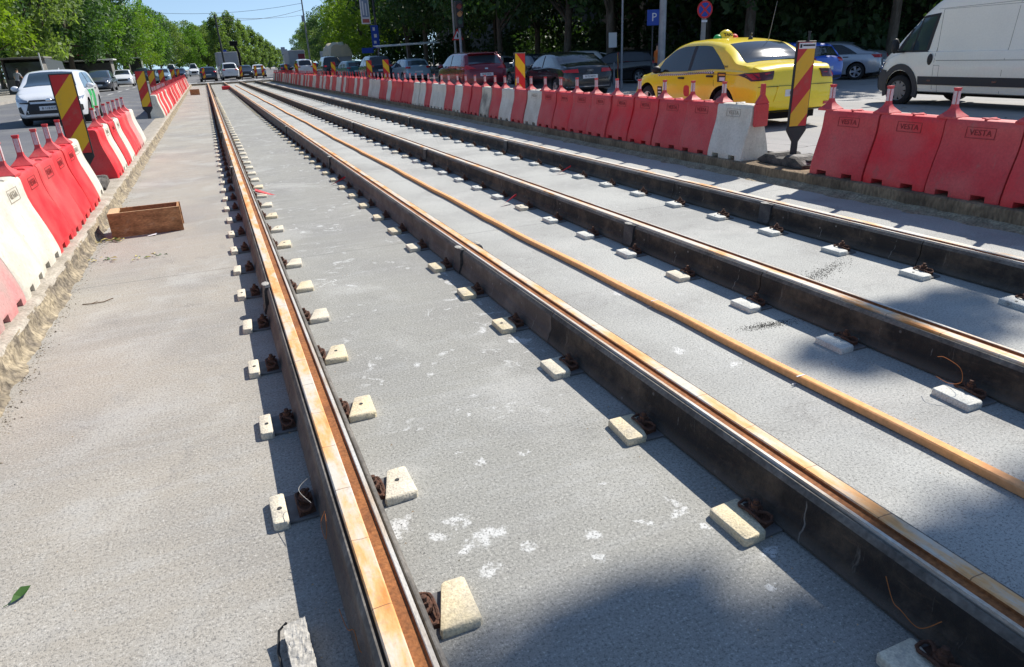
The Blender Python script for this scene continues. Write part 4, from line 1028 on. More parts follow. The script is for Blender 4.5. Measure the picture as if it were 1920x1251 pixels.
    if spec.get('mirror', True):
        mx = spec.get('mirror_x', .62); mz = B.belt(mx)+.05
        for s in (-1, 1):
            y = B.sideY(mx, mz-.02); g = MB(); g.ell((mx, s*(y+.13), mz+.02), (.065, .105, .075), 12, 8); g.box(mx-.02, mx+.02, min(s*(y-.02), s*(y+.08)), max(s*(y-.02), s*(y+.08)), mz-.045, mz-.015)
            g.build('mirror', MT[spec.get('mirror_mat', spec['paint'])], root, smooth=50)
    if spec.get('handles', detail > 1):
        for s in (-1, 1):
            for hx in spec.get('handle_x', (-.05, -.95)):
                hz = B.belt(hx)-.10; y = B.sideY(hx, hz); g = MB(); g.bbox(hx-.10, hx+.10, min(s*(y-.005), s*(y+.028)), max(s*(y-.005), s*(y+.028)), hz-.018, hz+.018, .008)
                g.build('door_handle', MT[spec.get('handle_mat', 'grey_pl')], root, smooth=40)
    # dark underside tray
    g = MB(); g.box(B.x0+.25, B.x1-.25, -.62, .62, B.bot(0)-.05, B.bot(0)+.06); g.build('underbody', MT['well'], root)
    if dets: dets(root, B)
    return root
def sedan_body(L=4.4, W=1.84, H=1.48, rear=.91, hood=.80, boot=1.04, tail=.16):
    h = L/2
    return Body([(-h, .62), (-h+.03, .86), (-h+.09, boot-.05), (-h+.20, boot), (-h+.45, boot+.035), (-h+.62, boot+.06), (-h+.95, H-.20), (-h+1.25, H-.075), (-.25, H), (.15, H-.005), (.48, H-.06), (.95, H-.30), (1.26, H-.49), (1.42, hood+.13), (1.7, hood+.075), (h-.28, hood-.02), (h-.10, hood-.10), (h-.03, .56), (h, .42)],
        [(-h, .80), (-h+.3, boot-.08), (-1.0, .975), (0, .93), (1.0, .90), (1.5, .84), (h, .52)],
        [(-h, W*.36), (-h+.05, W*.425), (-h+.2, W*.468), (-h+.55, W*.497), (-.6, W*.5), (.8, W*.5), (h-.65, W*.492), (h-.3, W*.458), (h-.10, W*.39), (h, W*.30)],
        [(-h, .40), (-h+.06, .30), (-h+.4, .24), (-1.0, .20), (1.0, .19), (h-.35, .20), (h-.05, .24), (h, .30)])
def hatch_body(L=4.3, W=1.8, H=1.50, hood=.86, suv=0.):
    h = L/2; q = suv
    return Body([(-h, .62+q), (-h+.03, .90+q), (-h+.10, 1.0+q), (-h+.16, 1.04+q), (-h+.42, H-.16), (-h+.50, H-.07), (-h+.9, H-.02), (-.2, H), (.2, H-.01), (.55, H-.07), (1.0, H-.33), (1.3, hood+.17), (1.45, hood+.10), (h-.3, hood-.03), (h-.12, hood-.12), (h-.03, .60+q), (h, .45+q)],
        [(-h, .85+q), (-h+.25, 1.0+q), (-1.0, .99+q), (0, .95+q), (1.0, .92+q), (1.5, .87+q), (h, .55+q)],
        [(-h, W*.40), (-h+.05, W*.455), (-h+.25, W*.485), (-h+.6, W*.5), (-.6, W*.5), (.8, W*.5), (h-.65, W*.492), (h-.3, W*.46), (h-.10, W*.40), (h, W*.31)],
        [(-h, .42), (-h+.06, .32+q*.4), (-h+.4, .25+q*.4), (-1.0, .20+q*.5), (1.0, .20+q*.5), (h-.35, .21+q*.4), (h-.05, .26), (h, .34)])
def plate(y0=-.26, y1=.26, z0=.62, z1=.73): return [[(y0, z0), (y1, z0), (y1, z1), (y0, z1), 'c']]
def plate_text(root, B, s, z, rear=True, x_off=.024, y=0.):
    x = B.endX(y, z, rear)+(-x_off if rear else x_off)
    text_obj('plate_lettering', s, .085, face((x, y, z), (-1 if rear else 1, 0, .12)), MT['ink'], root, .001)
# ---- taxi
def taxi_extras(root, B):
    # roof sign with green and red ends
    t = empty('roof_sign', (-.05, 0, B.topZ(-.05, 0)-.004)); t.parent = root
    b = MB(); b.ell((0, 0, 0), (.085, .17, .155), 20, 8, 0, None, 0.); o = b.build('sign_dome', [MT['p_yellow']], t, smooth=60)
    for s, m_ in ((1, 'green_dec'), (-1, 'sticker_r')):
        b = MB(); b.ell((0, s*.185, 0), (.075, .085, .075), 14, 6, 0, None, 0.); b.build('sign_end', MT[m_], t, smooth=60)
    text_obj('sign_lettering', 'TAXI', .085, face((-.082, 0, .062), (-1, 0, .5)), MT['ink'], t, .006)
    # aerials
    b = MB(); z = B.topZ(-.75, 0); b.ell((-.75, -.05, z), (.05, .04, .06), 10, 6, 0, None, 0.); b.tube([(-.75, -.05, z+.03), (-.78, -.05, z+.10)], .012, 6); b.build('aerial_base', MT['grey_pl'], root, smooth=60)
    z = B.topZ(-.9, -.35); b = MB(); b.tube([(-.9, -.33, z), (-1.02, -.36, z+.65)], [.006, .003], 6); b.build('whip_aerial', MT['steel_pole'], root)
    # checker band below the side windows
    for s in (-1, 1):
        b = MB()
        for i in range(54):
            x = -1.02+i*.036
            for j in range(2):
                z0 = B.belt(x)-.052+j*.022; side_patch(B, b, [(x, z0), (x+.036, z0), (x+.036, z0+.022), (x, z0+.022)], s, 1, 1, .003, (i+j) % 2)
        b.build('checker_band', [MT['ink'], MT['sign_white']], root)
        # stickers
        b = MB(); side_patch(B, b, [(.70, .30), (.88, .30), (.88, .66), (.70, .66)], s, 3, 4, .004, 0); b.build('tariff_sticker', MT['sticker_k'], root)
        b = MB()
        for zz in (.36, .42, .47, .535, .60): side_patch(B, b, [(.73, zz), (.85, zz), (.85, zz+.028), (.73, zz+.028)], s, 2, 1, .0065, 0 if zz > .38 else 1)
        b.build('tariff_print', [MT['sign_white'], MT['orange_lt']], root)
        b = MB(); side_patch(B, b, [(-1.42, .78), (-1.18, .78), (-1.14, .94), (-1.38, .94)], s, 3, 3, .004, 0); b.build('dispatch_sticker', MT['sticker_k'], root)
        b = MB(); side_patch(B, b, [(-1.38, .885), (-1.19, .885), (-1.185, .915), (-1.37, .915)], s, 2, 1, .0065, 0); side_patch(B, b, [(-1.40, .80), (-1.24, .80), (-1.23, .86), (-1.385, .86)], s, 2, 1, .0065, 1); b.build('dispatch_print', [MT['orange_lt'], MT['sign_white']], root)
        b = MB()
        # round-cornered red emblem
        n = 12; x0, z0 = -.20, .60; y = B.sideY(x0, z0)
        vs = []; 
        for k in range(n): a = 2*math.pi*k/n; c_, s_ = math.cos(a), math.sin(a); x_ = x0+.10*(abs(c_)**.6)*(1 if c_ > 0 else -1); z_ = z0+.105*(abs(s_)**.6)*(1 if s_ > 0 else -1); vs.append((x_, s*(B.sideY(x_, z_)+.004), z_))
        b.add(vs+[(p[0], p[1]-s*.01, p[2]) for p in vs], [tuple(range(n)), tuple(range(2*n-1, n-1, -1))]+[(k, (k+1) % n, n+(k+1) % n, n+k) for k in range(n)]); b.build('round_emblem', MT['sticker_r'], root)
    text_obj('door_lettering', 'TAXI', .05, face((-1.30, B.sideY(-1.30, 1.02)+.004, 1.035), (0, 1, .3)), MT['ink'], root, .001)
    # boot: handle strip, badge, lower grey diffuser, fog lamps
    b = MB(); end_patch(B, b, [(-.52, .90), (-.66, .90), (-.66, .925), (-.52, .925)], True, 3, 1, .016); end_patch(B, b, [(.50, .88), (.62, .88), (.62, .905), (.50, .905)], True, 3, 1, .016); b.build('badge', MT['grey_pl'], root)
    b = MB(); end_patch(B, b, [(-.05, .97), (.05, .97), (.05, 1.0), (-.05, 1.0)], True, 3, 1, .016); b.build('maker_badge', MT['chrome'], root)
    plate_text(root, B, 'B 42 TXR', .585)
SED = dict(body=None, axles=(-1.325, 1.325), side_glass=[(-1.30, -.20, -1, 1), (-.13, 1.02, 1, .3)], screen=(.46, 1.36, .56, .66), rear_glass=(-1.60, -1.00, .62, .56), mirror_x=.86, handle_x=(.02, -.93))
def rear_lights_sedan(z=.86, smoked=False):
    return [('tail_lamp', 'tail', True, [[(.52, z), (.86, z+.02), (.88, z+.13), (.50, z+.15), 'm']])]
taxi = dict(SED, body=sedan_body(4.40, 1.86, 1.49, boot=1.03), paint='p_yellow', handle_mat='ink', mirror_mat='black_pl', r=.33, glass_r='glass', extras=taxi_extras,
    ends=[('tail_lamp', 'tail_dark', True, [[(.52, .815), (.84, .80), (.905, .93), (.47, .955), 'm']]), ('tail_lamp_core', 'tail', True, [[(.56, .845), (.65, .84), (.66, .925), (.53, .93), 'm'], [(.74, .83), (.83, .825), (.86, .915), (.74, .925), 'm']]),
        ('fog_reflector', 'tail', True, [[(.60, .355), (.78, .355), (.80, .405), (.58, .405), 'm']]), ('number_plate', 'plate', True, plate(-.26, .26, .53, .64)), ('plate_recess', 'p_yellow', True, [[(-.48, .46), (.48, .46), (.40, .70), (-.40, .70), 'c']]),
        ('lower_bumper', 'grey_pl', True, [[(-.72, .20), (.72, .20), (.62, .30), (-.62, .30), 'c']]), ('boot_gap', 'seam', True, [[(-.78, .70), (.78, .70), (.78, .708), (-.78, .708), 'c']]), ('headlamp', 'headl', False, [[(.45, .66), (.80, .68), (.80, .78), (.5, .76), 'm']])],
    sides=[('panel_gap', 'seam', [[(-.165, .26), (-.157, .26), (-.157, .93), (-.165, .93)], [(1.05, .30), (1.058, .30), (1.058, .86), (1.05, .86)], [(-.165, .25), (1.05, .25), (1.05, .258), (-.165, .258)], [(-1.12, .56), (-1.112, .56), (-1.02, .94), (-1.028, .94)], [(-.165, .25), (-.95, .25), (-.95, .258), (-.165, .258)]])])
car('taxi', (9.50, 11.85, .15), R(86.5), 'bright yellow taxi saloon with a roof sign behind the right barriers', 'taxi', taxi)

# ---- white hatchback coming towards the camera
def corolla_extras(root, B):
    b = MB(); end_patch(B, b, [(-.62, .33), (.62, .33), (.50, .60), (-.50, .60)], False, 12, 5, .012); b.build('lower_grille', MT['black_pl'], root)
    b = MB(); end_patch(B, b, [(-.50, .655), (.50, .655), (.46, .70), (-.46, .70)], False, 12, 2, .012); b.build('upper_grille', MT['black_pl'], root)
    b = MB(); end_patch(B, b, [(-.66, .275), (.66, .275), (.60, .315), (-.60, .315)], False, 12, 1, .02); b.build('bumper_lip', MT['p_white'], root)
    b = MB(); x = B.endX(0, .68, False)+.02; b.ell((x, 0, .685), (.015, .075, .045), 14, 6); b.build('maker_badge', MT['chrome'], root, smooth=50)
    plate_text(root, B, 'B 118 KVD', .475, False, .03)
    # green decal on the driver side doors
    for s in (-1, 1):
        b = MB(); side_patch(B, b, [(1.02, .30), (.45, .30), (.25, .88), (.82, .88)], s, 4, 6, .004); side_patch(B, b, [(.25, .30), (-.30, .30), (-.45, .88), (.10, .88)], s, 4, 6, .004); b.build('green_decal', MT['green_dec'], root)
        b = MB(); side_patch(B, b, [(.62, .42), (.52, .42), (.50, .70), (.60, .70)], s, 2, 3, .007); side_patch(B, b, [(.74, .42), (.66, .42), (.54, .62), (.62, .62)], s, 2, 3, .007); b.build('decal_lettering', MT['sign_white'], root)
    b = MB(); z = B.topZ(-1.1, 0); b.add([(-1.2, -.01, z), (-1.0, -.012, z), (-1.0, .012, z), (-1.2, .01, z), (-1.17, 0, z+.07)], [(0, 1, 4), (1, 2, 4), (2, 3, 4), (3, 0, 4), (3, 2, 1, 0)]); b.build('roof_aerial', MT['p_white'], root)
cor = dict(body=hatch_body(4.37, 1.79, 1.45, hood=.86), paint='p_white', axles=(-1.32, 1.32), side_glass=[(-1.35, -.25, .1, 1), (-.18, 1.05, 1, .2)], screen=(.52, 1.30, .54, .66), rear_glass=(-1.98, -1.72, .6, .55), mirror_x=.85, extras=corolla_extras, glass_f='glass_b', glass='glass_b',
    ends=[('headlamp', 'headl', False, [[(.50, .63), (.80, .67), (.84, .76), (.52, .70), 'm']]), ('headlamp_brow', 'black_pl', False, [[(.46, .60), (.72, .62), (.72, .64), (.46, .645), 'm']]), ('number_plate', 'plate', False, plate(-.26, .26, .42, .53)), ('tail_lamp', 'tail', True, [[(.5, .85), (.84, .86), (.84, .97), (.5, .97), 'm']]), ('fog_lamp_pocket', 'black_pl', False, [[(.66, .34), (.78, .38), (.78, .52), (.70, .54), 'm']])],
    sides=[('panel_gap', 'seam', [[(-.215, .26), (-.207, .26), (-.207, .93), (-.215, .93)], [(1.05, .30), (1.058, .30), (1.058, .88), (1.05, .88)]])])
car('hatchback', (-4.15, 25.7, .25), R(-89), 'white hatchback with green side decals heading towards the camera in the left carriageway', 'car', cor)

# ---- van
def van():
    B = Body([(-3.0, 2.10), (-2.97, 2.42), (-2.9, 2.5), (-2.6, 2.52), (.6, 2.52), (.95, 2.49), (1.3, 2.37), (1.62, 2.16), (2.0, 1.78), (2.35, 1.40), (2.48, 1.26), (2.7, 1.13), (2.88, 1.0), (2.96, .82), (3.0, .60)],
        [(-3.0, 1.22), (1.2, 1.22), (2.0, 1.20), (2.4, 1.12), (2.8, .92), (3.0, .55)],
        [(-3.0, .97), (-2.95, 1.0), (-2.6, 1.02), (1.2, 1.02), (1.9, 1.0), (2.4, .96), (2.75, .86), (2.92, .74), (3.0, .58)],
        [(-3.0, .42), (-2.8, .36), (-2.5, .32), (1.3, .32), (2.3, .28), (2.8, .26), (3.0, .34)], tumble=.085, crown=.04)
    root = empty('delivery_van', (16.42, 10.70, -.03), R(84.6), 'off-white high-roof delivery van with a black side strip at the right edge', 'van')
    body = B.mesh(70).build('body', [MT['p_van'], MT['well']], root, smooth=32)
    for xw in (-1.99, 2.05):
        for s in (-1, 1):
            cb = MB(); cb.cyl((xw, s*(.80), .37), .435, s*.45, 30, 'y'); cut = cb.build('cutter', [MT['well']]); cut.parent = root
            md = body.modifiers.new('c', 'BOOLEAN'); md.operation = 'DIFFERENCE'; md.solver = 'EXACT'; md.object = cut; md.material_mode = 'TRANSFER'
    dg = bpy.context.evaluated_depsgraph_get(); me = bpy.data.meshes.new_from_object(body.evaluated_get(dg)); cuts = [m_.object for m_ in body.modifiers]; body.modifiers.clear(); body.data = me
    for c in cuts: bpy.data.objects.remove(c)
    for xw in (-1.99, 2.05):
        for s in (-1, 1): wheel(root, xw, s*.89, .345, s, 9, True, R(8) if xw > 0 else 0, .22, 'rim_d')
    g = MB(); g.box(-2.7, 2.6, -.75, .75, .26, .42); g.build('underbody', MT['well'], root)
    for s in (-1, 1):
        g = MB(); side_patch(B, g, [(1.42, 1.24), (2.28, 1.25), (1.80, 1.94), (1.32, 1.98)], s, 10, 8, .005); g.build('door_window', MT['glass_b'], root, smooth=50)
        g = MB()
        for q in ([(1.33, 1.21), (2.34, 1.21), (2.30, 1.25), (1.40, 1.25)], [(1.35, 1.24), (1.43, 1.24), (1.33, 2.02), (1.25, 2.02)], [(1.25, 1.975), (1.80, 1.93), (1.79, 1.98), (1.25, 2.03)], [(2.20, 1.24), (2.34, 1.22), (1.82, 1.98), (1.76, 1.94)]): side_patch(B, g, q, s, 6, 3, .007)
        side_patch(B, g, [(1.82, 1.24), (1.86, 1.24), (1.72, 1.95), (1.69, 1.95)], s, 2, 4, .0085)
        g.build('window_seal', MT['black_pl'], root, smooth=50)
        g = MB(); side_patch(B, g, [(2.46, .30), (2.90, .34), (2.93, .84), (2.52, .80)], s, 6, 5, .021); g.build('corner_bumper', MT['grey_pl'], root, smooth=50)
        g = MB(); side_patch(B, g, [(-1.45, .50), (1.46, .50), (1.48, .68), (-1.45, .68)], s, 24, 3, .02); side_patch(B, g, [(-2.95, .50), (-2.50, .50), (-2.50, .68), (-2.95, .68)], s, 4, 3, .02); g.build('side_strip', MT['grey_pl'], root, smooth=50)
        g = MB()
        for x in (1.10, -.55): side_patch(B, g, [(x, .575), (x+.10, .575), (x+.10, .615), (x, .615)], s, 1, 1, .026)
        g.build('side_marker', MT['tail_dark'], root)
        g = MB()
        for q in ([(1.07, .40), (1.078, .40), (1.088, .85), (1.08, .85)], [(1.08, .85), (1.088, .85), (1.20, 2.1), (1.19, 2.1)], [(.93, .34), (.937, .34), (.937, .92), (.93, .92)], [(.93, .915), (1.08, .915), (1.08, .922), (.93, .922)], [(-.62, .36), (-.612, .36), (-.612, 2.2), (-.62, 2.2)]): side_patch(B, g, q, s, 2, 8, .002)
        side_patch(B, g, [(1.75, 2.10), (-2.95, 2.185), (-2.95, 2.192), (1.75, 2.107)], s, 20, 1, .002); side_patch(B, g, [(-2.95, 1.02), (1.06, 1.02), (1.06, 1.032), (-2.95, 1.032)], s, 20, 1, .0025); side_patch(B, g, [(1.19, 2.095), (-2.95, 2.10), (-2.95, 2.107), (1.19, 2.101)], s, 20, 1, .0015)
        g.build('panel_gap', mat('van_gap', (.20, .19, .165), .8), root)
        g = MB(); y = B.sideY(1.22, 1.05); g.ell((1.22, s*(y+.01), 1.05), (.07, .035, .125), 14, 8); g.build('door_handle', MT['black_pl'], root, smooth=50)
        g = MB(); g.ell((2.10, s*1.20, 1.36), (.07, .11, .17), 12, 8); g.box(2.06, 2.14, min(s*.93, s*1.15), max(s*.93, s*1.15), 1.20, 1.25); g.build('mirror', MT['black_pl'], root, smooth=50)
        # wheel arch trim and plastic corner
        n = 18; vs = []; 
        for k in range(n+1):
            a = math.pi*(-.10+1.2*k/n); c_, s_ = math.cos(a), math.sin(a)
            for rr_ in (.44, .575):
                x_, z_ = 2.05+rr_*c_, .37+rr_*s_*1.02; x_ = min(x_, 2.93); y_ = B.sideY(x_, max(z_, .32)); vs.append((x_, s*(y_+.022), z_))
        fs = [(2*k, 2*k+1, 2*k+3, 2*k+2) for k in range(n)]; m2 = len(vs); vs2 = vs+[(p[0], p[1]-s*.05, p[2]) for p in vs]
        fs2 = fs+[(a+m2, d+m2, c+m2, b_+m2) for a, b_, c, d in fs]+[(2*k+1, 2*k+3, m2+2*k+3, m2+2*k+1) for k in range(n)]+[(2*k, 2*k+2, m2+2*k+2, m2+2*k) for k in range(n)]
        g = MB(); g.add(vs2, fs2); g.build('wheel_arch_trim', MT['grey_pl'], root, smooth=60)
        g = MB(); end_patch(B, g, [(s*.62, .72), (s*.86, .74), (s*.86, 1.0), (s*.72, .98)], False, 5, 5, .012); g.build('headlamp', MT['headl'], root, smooth=60)
    g = MB(); end_patch(B, g, [(-.80, .34), (.80, .34), (.74, .64), (-.74, .64)], False, 16, 6, .03); g.build('front_bumper', MT['grey_pl'], root, smooth=60)
    g = MB(); top_patch(B, g, [(2.44, .78), (2.44, -.78), (1.66, -.72), (1.66, .72)], 10, 8); g.build('windscreen', MT['glass_b'], root, smooth=60)
    for yy in (.30, ): 
        g = MB(); g.tube([(2.96, yy*2.4, .52), (3.05, yy*2.6, .50)], .02, 8)
    return root
van()

# ---- other traffic, one builder, each its own paint
def simple(paint_, kind='hatch', L=4.2, W=1.78, H=1.5, q=0., detail=1, plate_s=None, glass='glass', glass_r='glass', boot=1.04, fr=True, extras=None):
    B = sedan_body(L, W, H, boot=boot) if kind == 'sedan' else hatch_body(L, W, H, hood=.88+q, suv=q)
    h = L/2; d = dict(body=B, paint=paint_, axles=(-h+.86, h-.86), detail=detail, glass=glass, glass_r=glass_r, glass_f=glass, r=.32+q*.2, mirror_x=.86)
    if kind == 'sedan':
        d['side_glass'] = [(-h+.90, -.20, -1, 1), (-.13, 1.02, 1, .3)]; d['rear_glass'] = (-h+.62, -h+1.2, .62, .56); zt = .82
    else:
        d['side_glass'] = [(-h+.62, -.20, .2, 1), (-.13, 1.05, 1, .2)]; d['rear_glass'] = (-h+.175, -h+.43, .66, .58); zt = .88+q
    d['screen'] = (.52, 1.27, .54, .66)
    d['ends'] = [('tail_lamp', 'tail', True, [[(.56, zt), (.83, zt+.01), (.83, zt+.13), (.52, zt+.13), 'm']]), ('number_plate', 'plate', True, plate(-.26, .26, .62+q, .73+q)), ('number_plate', 'plate', False, plate(-.26, .26, .40, .51)),
        ('headlamp', 'headl', False, [[(.48, .63+q), (.80, .67+q), (.82, .77+q), (.5, .74+q), 'm']]), ('grille', 'black_pl', False, [[(-.44, .52), (.44, .52), (.42, .68+q), (-.42, .68+q), 'c']]), ('lower_bumper', 'grey_pl', True, [[(-.7, .34), (.7, .34), (.7, .44), (-.7, .44), 'c']])]
    if extras or plate_s:
        def ex(root, BB):
            if plate_s: plate_text(root, BB, plate_s, .675+q)
            if extras: extras(root, BB)
        d['extras'] = ex
    return d
def crim_extras(root, B):
    b = MB(); z = B.top(-1.62); b.bbox(-1.98, -1.60, -.56, .56, z-.015, z+.02, .01); b.build('roof_spoiler', MT['p_crim'], root, smooth=50)
    b = MB(); end_patch(B, b, [(-.55, .30), (.55, .30), (.50, .40), (-.50, .40)], True, 8, 2, .02); b.build('diffuser', MT['grey_pl'], root)
    b = MB(); end_patch(B, b, [(-.06, .93), (.06, .93), (.06, .99), (-.06, .99)], True, 2, 2, .02); b.build('maker_badge', MT['chrome'], root)
d = simple('p_crim', 'hatch', 4.36, 1.80, 1.55, .07, 2, 'B 37 MCK', 'glass_b', 'glass_b', extras=crim_extras); d['ends'][0] = ('tail_lamp', 'tail', True, [[(.42, .97), (.86, .93), (.90, 1.06), (.72, 1.10), 'm']])
car('hatchback', (10.0, 28.3, .13), R(88), 'crimson hatchback in the right carriageway seen from behind', 'car', d, 'cars queuing in the right carriageway')
def audi_extras(root, B):
    b = MB(); end_patch(B, b, [(-.80, .36), (.80, .36), (.80, .385), (-.80, .385)], True, 10, 1, .02); b.build('chrome_strip', MT['chrome'], root)
    for k in range(4):
        b = MB(); n = 12; c = ((k-1.5)*.045, .865); x = B.endX(0, .865)-.018; b.tube([(x, c[0]+.028*math.cos(2*math.pi*i/n), c[1]+.028*math.sin(2*math.pi*i/n)) for i in range(n+1)], .004, 5); b.build('ring_badge', MT['chrome'], root)
d = simple('p_black', 'sedan', 4.75, 1.84, 1.42, 0, 2, 'B 72 NOV', 'glass_b', 'glass', 1.0, extras=audi_extras); d['ends'][0] = ('tail_lamp', 'tail', True, [[(.40, .80), (.84, .82), (.86, .90), (.42, .92), 'm']])
car('saloon_car', (11.8, 23.4, .09), R(85), 'glossy black saloon with lit-looking red tail lamps behind the right barriers', 'car', d, 'cars queuing in the right carriageway')
QG = 'cars queuing in the right carriageway'
def lowcar(x, y, hd, label, **kw):
    nm = kw.pop('nm', 'parked_car'); grp = kw.pop('grp', QG); zz = kw.pop('z', zroad(x)); return car(nm, (x, y, zz), R(hd), label, 'car', simple(**kw), grp)
lowcar(12.9, 48.5, 92, 'pale blue small hatchback just left of the crimson hatchback', paint_='p_ltblue', kind='hatch', L=3.9, H=1.48, glass='glass_b', glass_r='glass_b', nm='hatchback')
lowcar(14.9, 56.5, 100, 'silver-white hatchback beyond the pale blue one', paint_='p_silver', kind='hatch', L=4.0, H=1.5, nm='hatchback')
lowcar(11.6, 53.5, 90, 'navy people carrier behind two striped panels', paint_='p_navy', kind='hatch', L=4.6, W=1.85, H=1.75, q=.12, nm='people_carrier')
lowcar(12.0, 65.5, 96, 'teal hatchback beyond the navy people carrier', paint_='p_teal', kind='hatch', L=4.1, nm='hatchback')
lowcar(11.2, 72, 90, 'dark van-like car under the tarpaulin truck', paint_='p_black', kind='hatch', L=4.8, W=1.9, H=1.95, q=.15, nm='people_carrier')
lowcar(10.3, 84.5, 90, 'dark off-roader with a pale roof rim in the far right carriageway', paint_='p_white', kind='hatch', L=4.6, W=1.9, H=1.85, q=.15, nm='off_roader')
lowcar(14.2, 104, 95, 'pale car in the far right carriageway, left of the truck panel', paint_='p_ltblue', kind='hatch', nm='hatchback')
lowcar(14.6, 125, 92, 'white car among the farthest of the right carriageway', paint_='p_white', kind='hatch', nm='hatchback')
lowcar(11.6, 118, 92, 'blue-grey car among the farthest of the right carriageway', paint_='p_navy', kind='hatch', nm='hatchback')
LG = 'cars crossing at the far end of the slab'
lowcar(2.75, 91.5, 92, 'white off-roader standing at the far end of the rails', paint_='p_white', kind='hatch', L=4.6, W=1.9, H=1.85, q=.16, grp=LG, nm='off_roader')
lowcar(4.75, 96, -90, 'black car at the far end of the slab, right of the white off-roader', paint_='p_black', kind='hatch', grp=LG, nm='hatchback')
lowcar(.4, 88, 92, 'dark car at the far end of the slab, left of the off-roader', paint_='p_navy', kind='hatch', q=.05, grp=LG, nm='hatchback')
lowcar(6.6, 101, 90, 'white car at the far end of the slab behind the striped panels', paint_='p_white', kind='sedan', grp=LG, nm='saloon_car')
LQ = 'cars coming down the left carriageway'
lowcar(-7.35, 64, -90, 'dark grey saloon behind the white hatchback in the left carriageway', paint_='p_dkgrey', kind='sedan', L=4.5, grp=LQ, z=.25, glass='glass_b', nm='saloon_car')
lowcar(-7.2, 80, -89, 'small white hatchback behind the dark grey saloon', paint_='p_white', kind='hatch', L=3.9, grp=LQ, z=.25, nm='hatchback')
lowcar(-6.9, 101, -90, 'black car between the small white hatchback and the second striped panel', paint_='p_black', kind='hatch', L=4.6, H=1.7, q=.1, grp=LQ, z=.2, nm='people_carrier')
lowcar(-4.3, 93, -90, 'pale blue-white car seen between the left striped panels', paint_='p_ltblue', kind='hatch', grp=LQ, z=.2, nm='hatchback')
lowcar(-6.8, 121, -90, 'dark car far up the left carriageway', paint_='p_dkgrey', kind='hatch', grp=LQ, z=.2, nm='hatchback')
lowcar(-3.2, 118, -90, 'navy car far up the left carriageway near the barrier row', paint_='p_navy', kind='hatch', grp=LQ, z=.2, nm='hatchback')
lowcar(-5.0, 140, -90, 'white van-like car far up the left carriageway', paint_='p_white', kind='hatch', H=2.2, q=.2, grp=LQ, z=.2, nm='minivan')
lowcar(-1.6, 150, -90, 'white high car far up the road beside the left trees', paint_='p_white', kind='hatch', H=2.2, q=.2, grp=LQ, z=.2, nm='minivan')
PG = 'cars parked at the right kerbside'
lowcar(24.3, 23.6, 120, 'silver saloon parked between the taxi and the white van', paint_='p_silver', kind='sedan', L=4.5, H=1.45, detail=2, grp=PG, nm='saloon_car')
lowcar(19.35, 20.9, 95, 'bright blue hatchback parked behind the taxi roof', paint_='p_blue', kind='hatch', L=4.1, detail=2, grp=PG, nm='hatchback', glass='glass_b')
lowcar(16.2, 35.5, 95, 'dark blue saloon in the shade between the crimson and black cars', paint_='p_navy', kind='sedan', grp=PG, glass='glass_b', nm='saloon_car')
lowcar(14.5, 29.2, 88, 'dark blue car half hidden behind the black saloon', paint_='p_navy', kind='sedan', L=4.5, grp=PG, glass='glass_b', nm='saloon_car')
lowcar(17.8, 46, 100, 'white-pillared car parked in the shade beyond the crimson hatchback', paint_='p_silver', kind='hatch', grp=PG, nm='hatchback')
def lid(root, B):
    b = MB(); z = B.top(-1.6); M_ = Matrix.Translation((-1.62, 0, z-.01)) @ Matrix.Rotation(R(-12), 4, 'Y'); b.bbox(-.95, 0, -.55, .55, -.02, .03, .012, 0, M_); b.build('raised_tailgate', MT['p_white'], root, smooth=40)
lowcar(20.0, 38.5, 150, 'white hatchback with raised tailgate parked in the shade behind the black saloon', paint_='p_white', kind='hatch', L=4.1, H=1.55, grp=PG, extras=lid, nm='hatchback', glass='glass_b')
lowcar(19.3, 31.5, 120, 'dark parked car in deep shade right of the raised tailgate', paint_='p_black', kind='hatch', grp=PG, nm='hatchback')
lowcar(21.2, 27.8, 110, 'dark parked car in deep shade left of the lamp post', paint_='p_dkgrey', kind='sedan', grp=PG, nm='saloon_car')

# ---- trucks
def truck(name, x, y, hd, label, parts_, z=.15):
    r = empty(name, (x, y, z), R(hd), label, 'truck')
    for nm, m_, boxes in parts_:
        b = MB()
        for q in boxes: b.bbox(*q, .03) if len(q) == 6 else b.box(*q[:6])
        b.build(nm, MT[m_], r, smooth=30)
    for xw in (-2.2, 2.1):
        for s in (-1, 1): wheel(r, xw, s*.95, .48, s, 6, True)
    return r
t = truck('tarpaulin_truck', 15.2, 92, 92, 'truck with beige tarpaulin bulging over its load in the right carriageway', [('chassis', 'well', [(-3.6, 3.4, -.5, .5, .6, .95)]), ('load_body', 'grey_panel', [(-3.7, .9, -1.22, 1.22, .95, 2.35)]), ('cab', 'grey_panel', [(1.4, 3.5, -1.15, 1.15, .7, 2.7)])])
b = MB(); n = 14; vs = []; fs = []
for i in range(n+1):
    x = -3.85+4.9*i/n
    for j in range(11):
        yy = -1.34+2.68*j/10; zz = 2.38+1.05*(1-abs(yy/1.5)**3)*(1-.12*math.cos(i*.9))+.10*math.sin(i*1.7+j); zz = zz if 0 < j < 10 else 2.0+.2*math.sin(i*1.3+j); vs.append((x, yy, zz))
for i in range(n):
    for j in range(10): a = i*11+j; fs.append((a, a+1, a+12, a+11))
fs += [tuple(range(10, -1, -1)), tuple(range(n*11, n*11+11)), ]
b.add(vs, fs); b.build('tarpaulin', MT['canvas'], t, smooth=40)
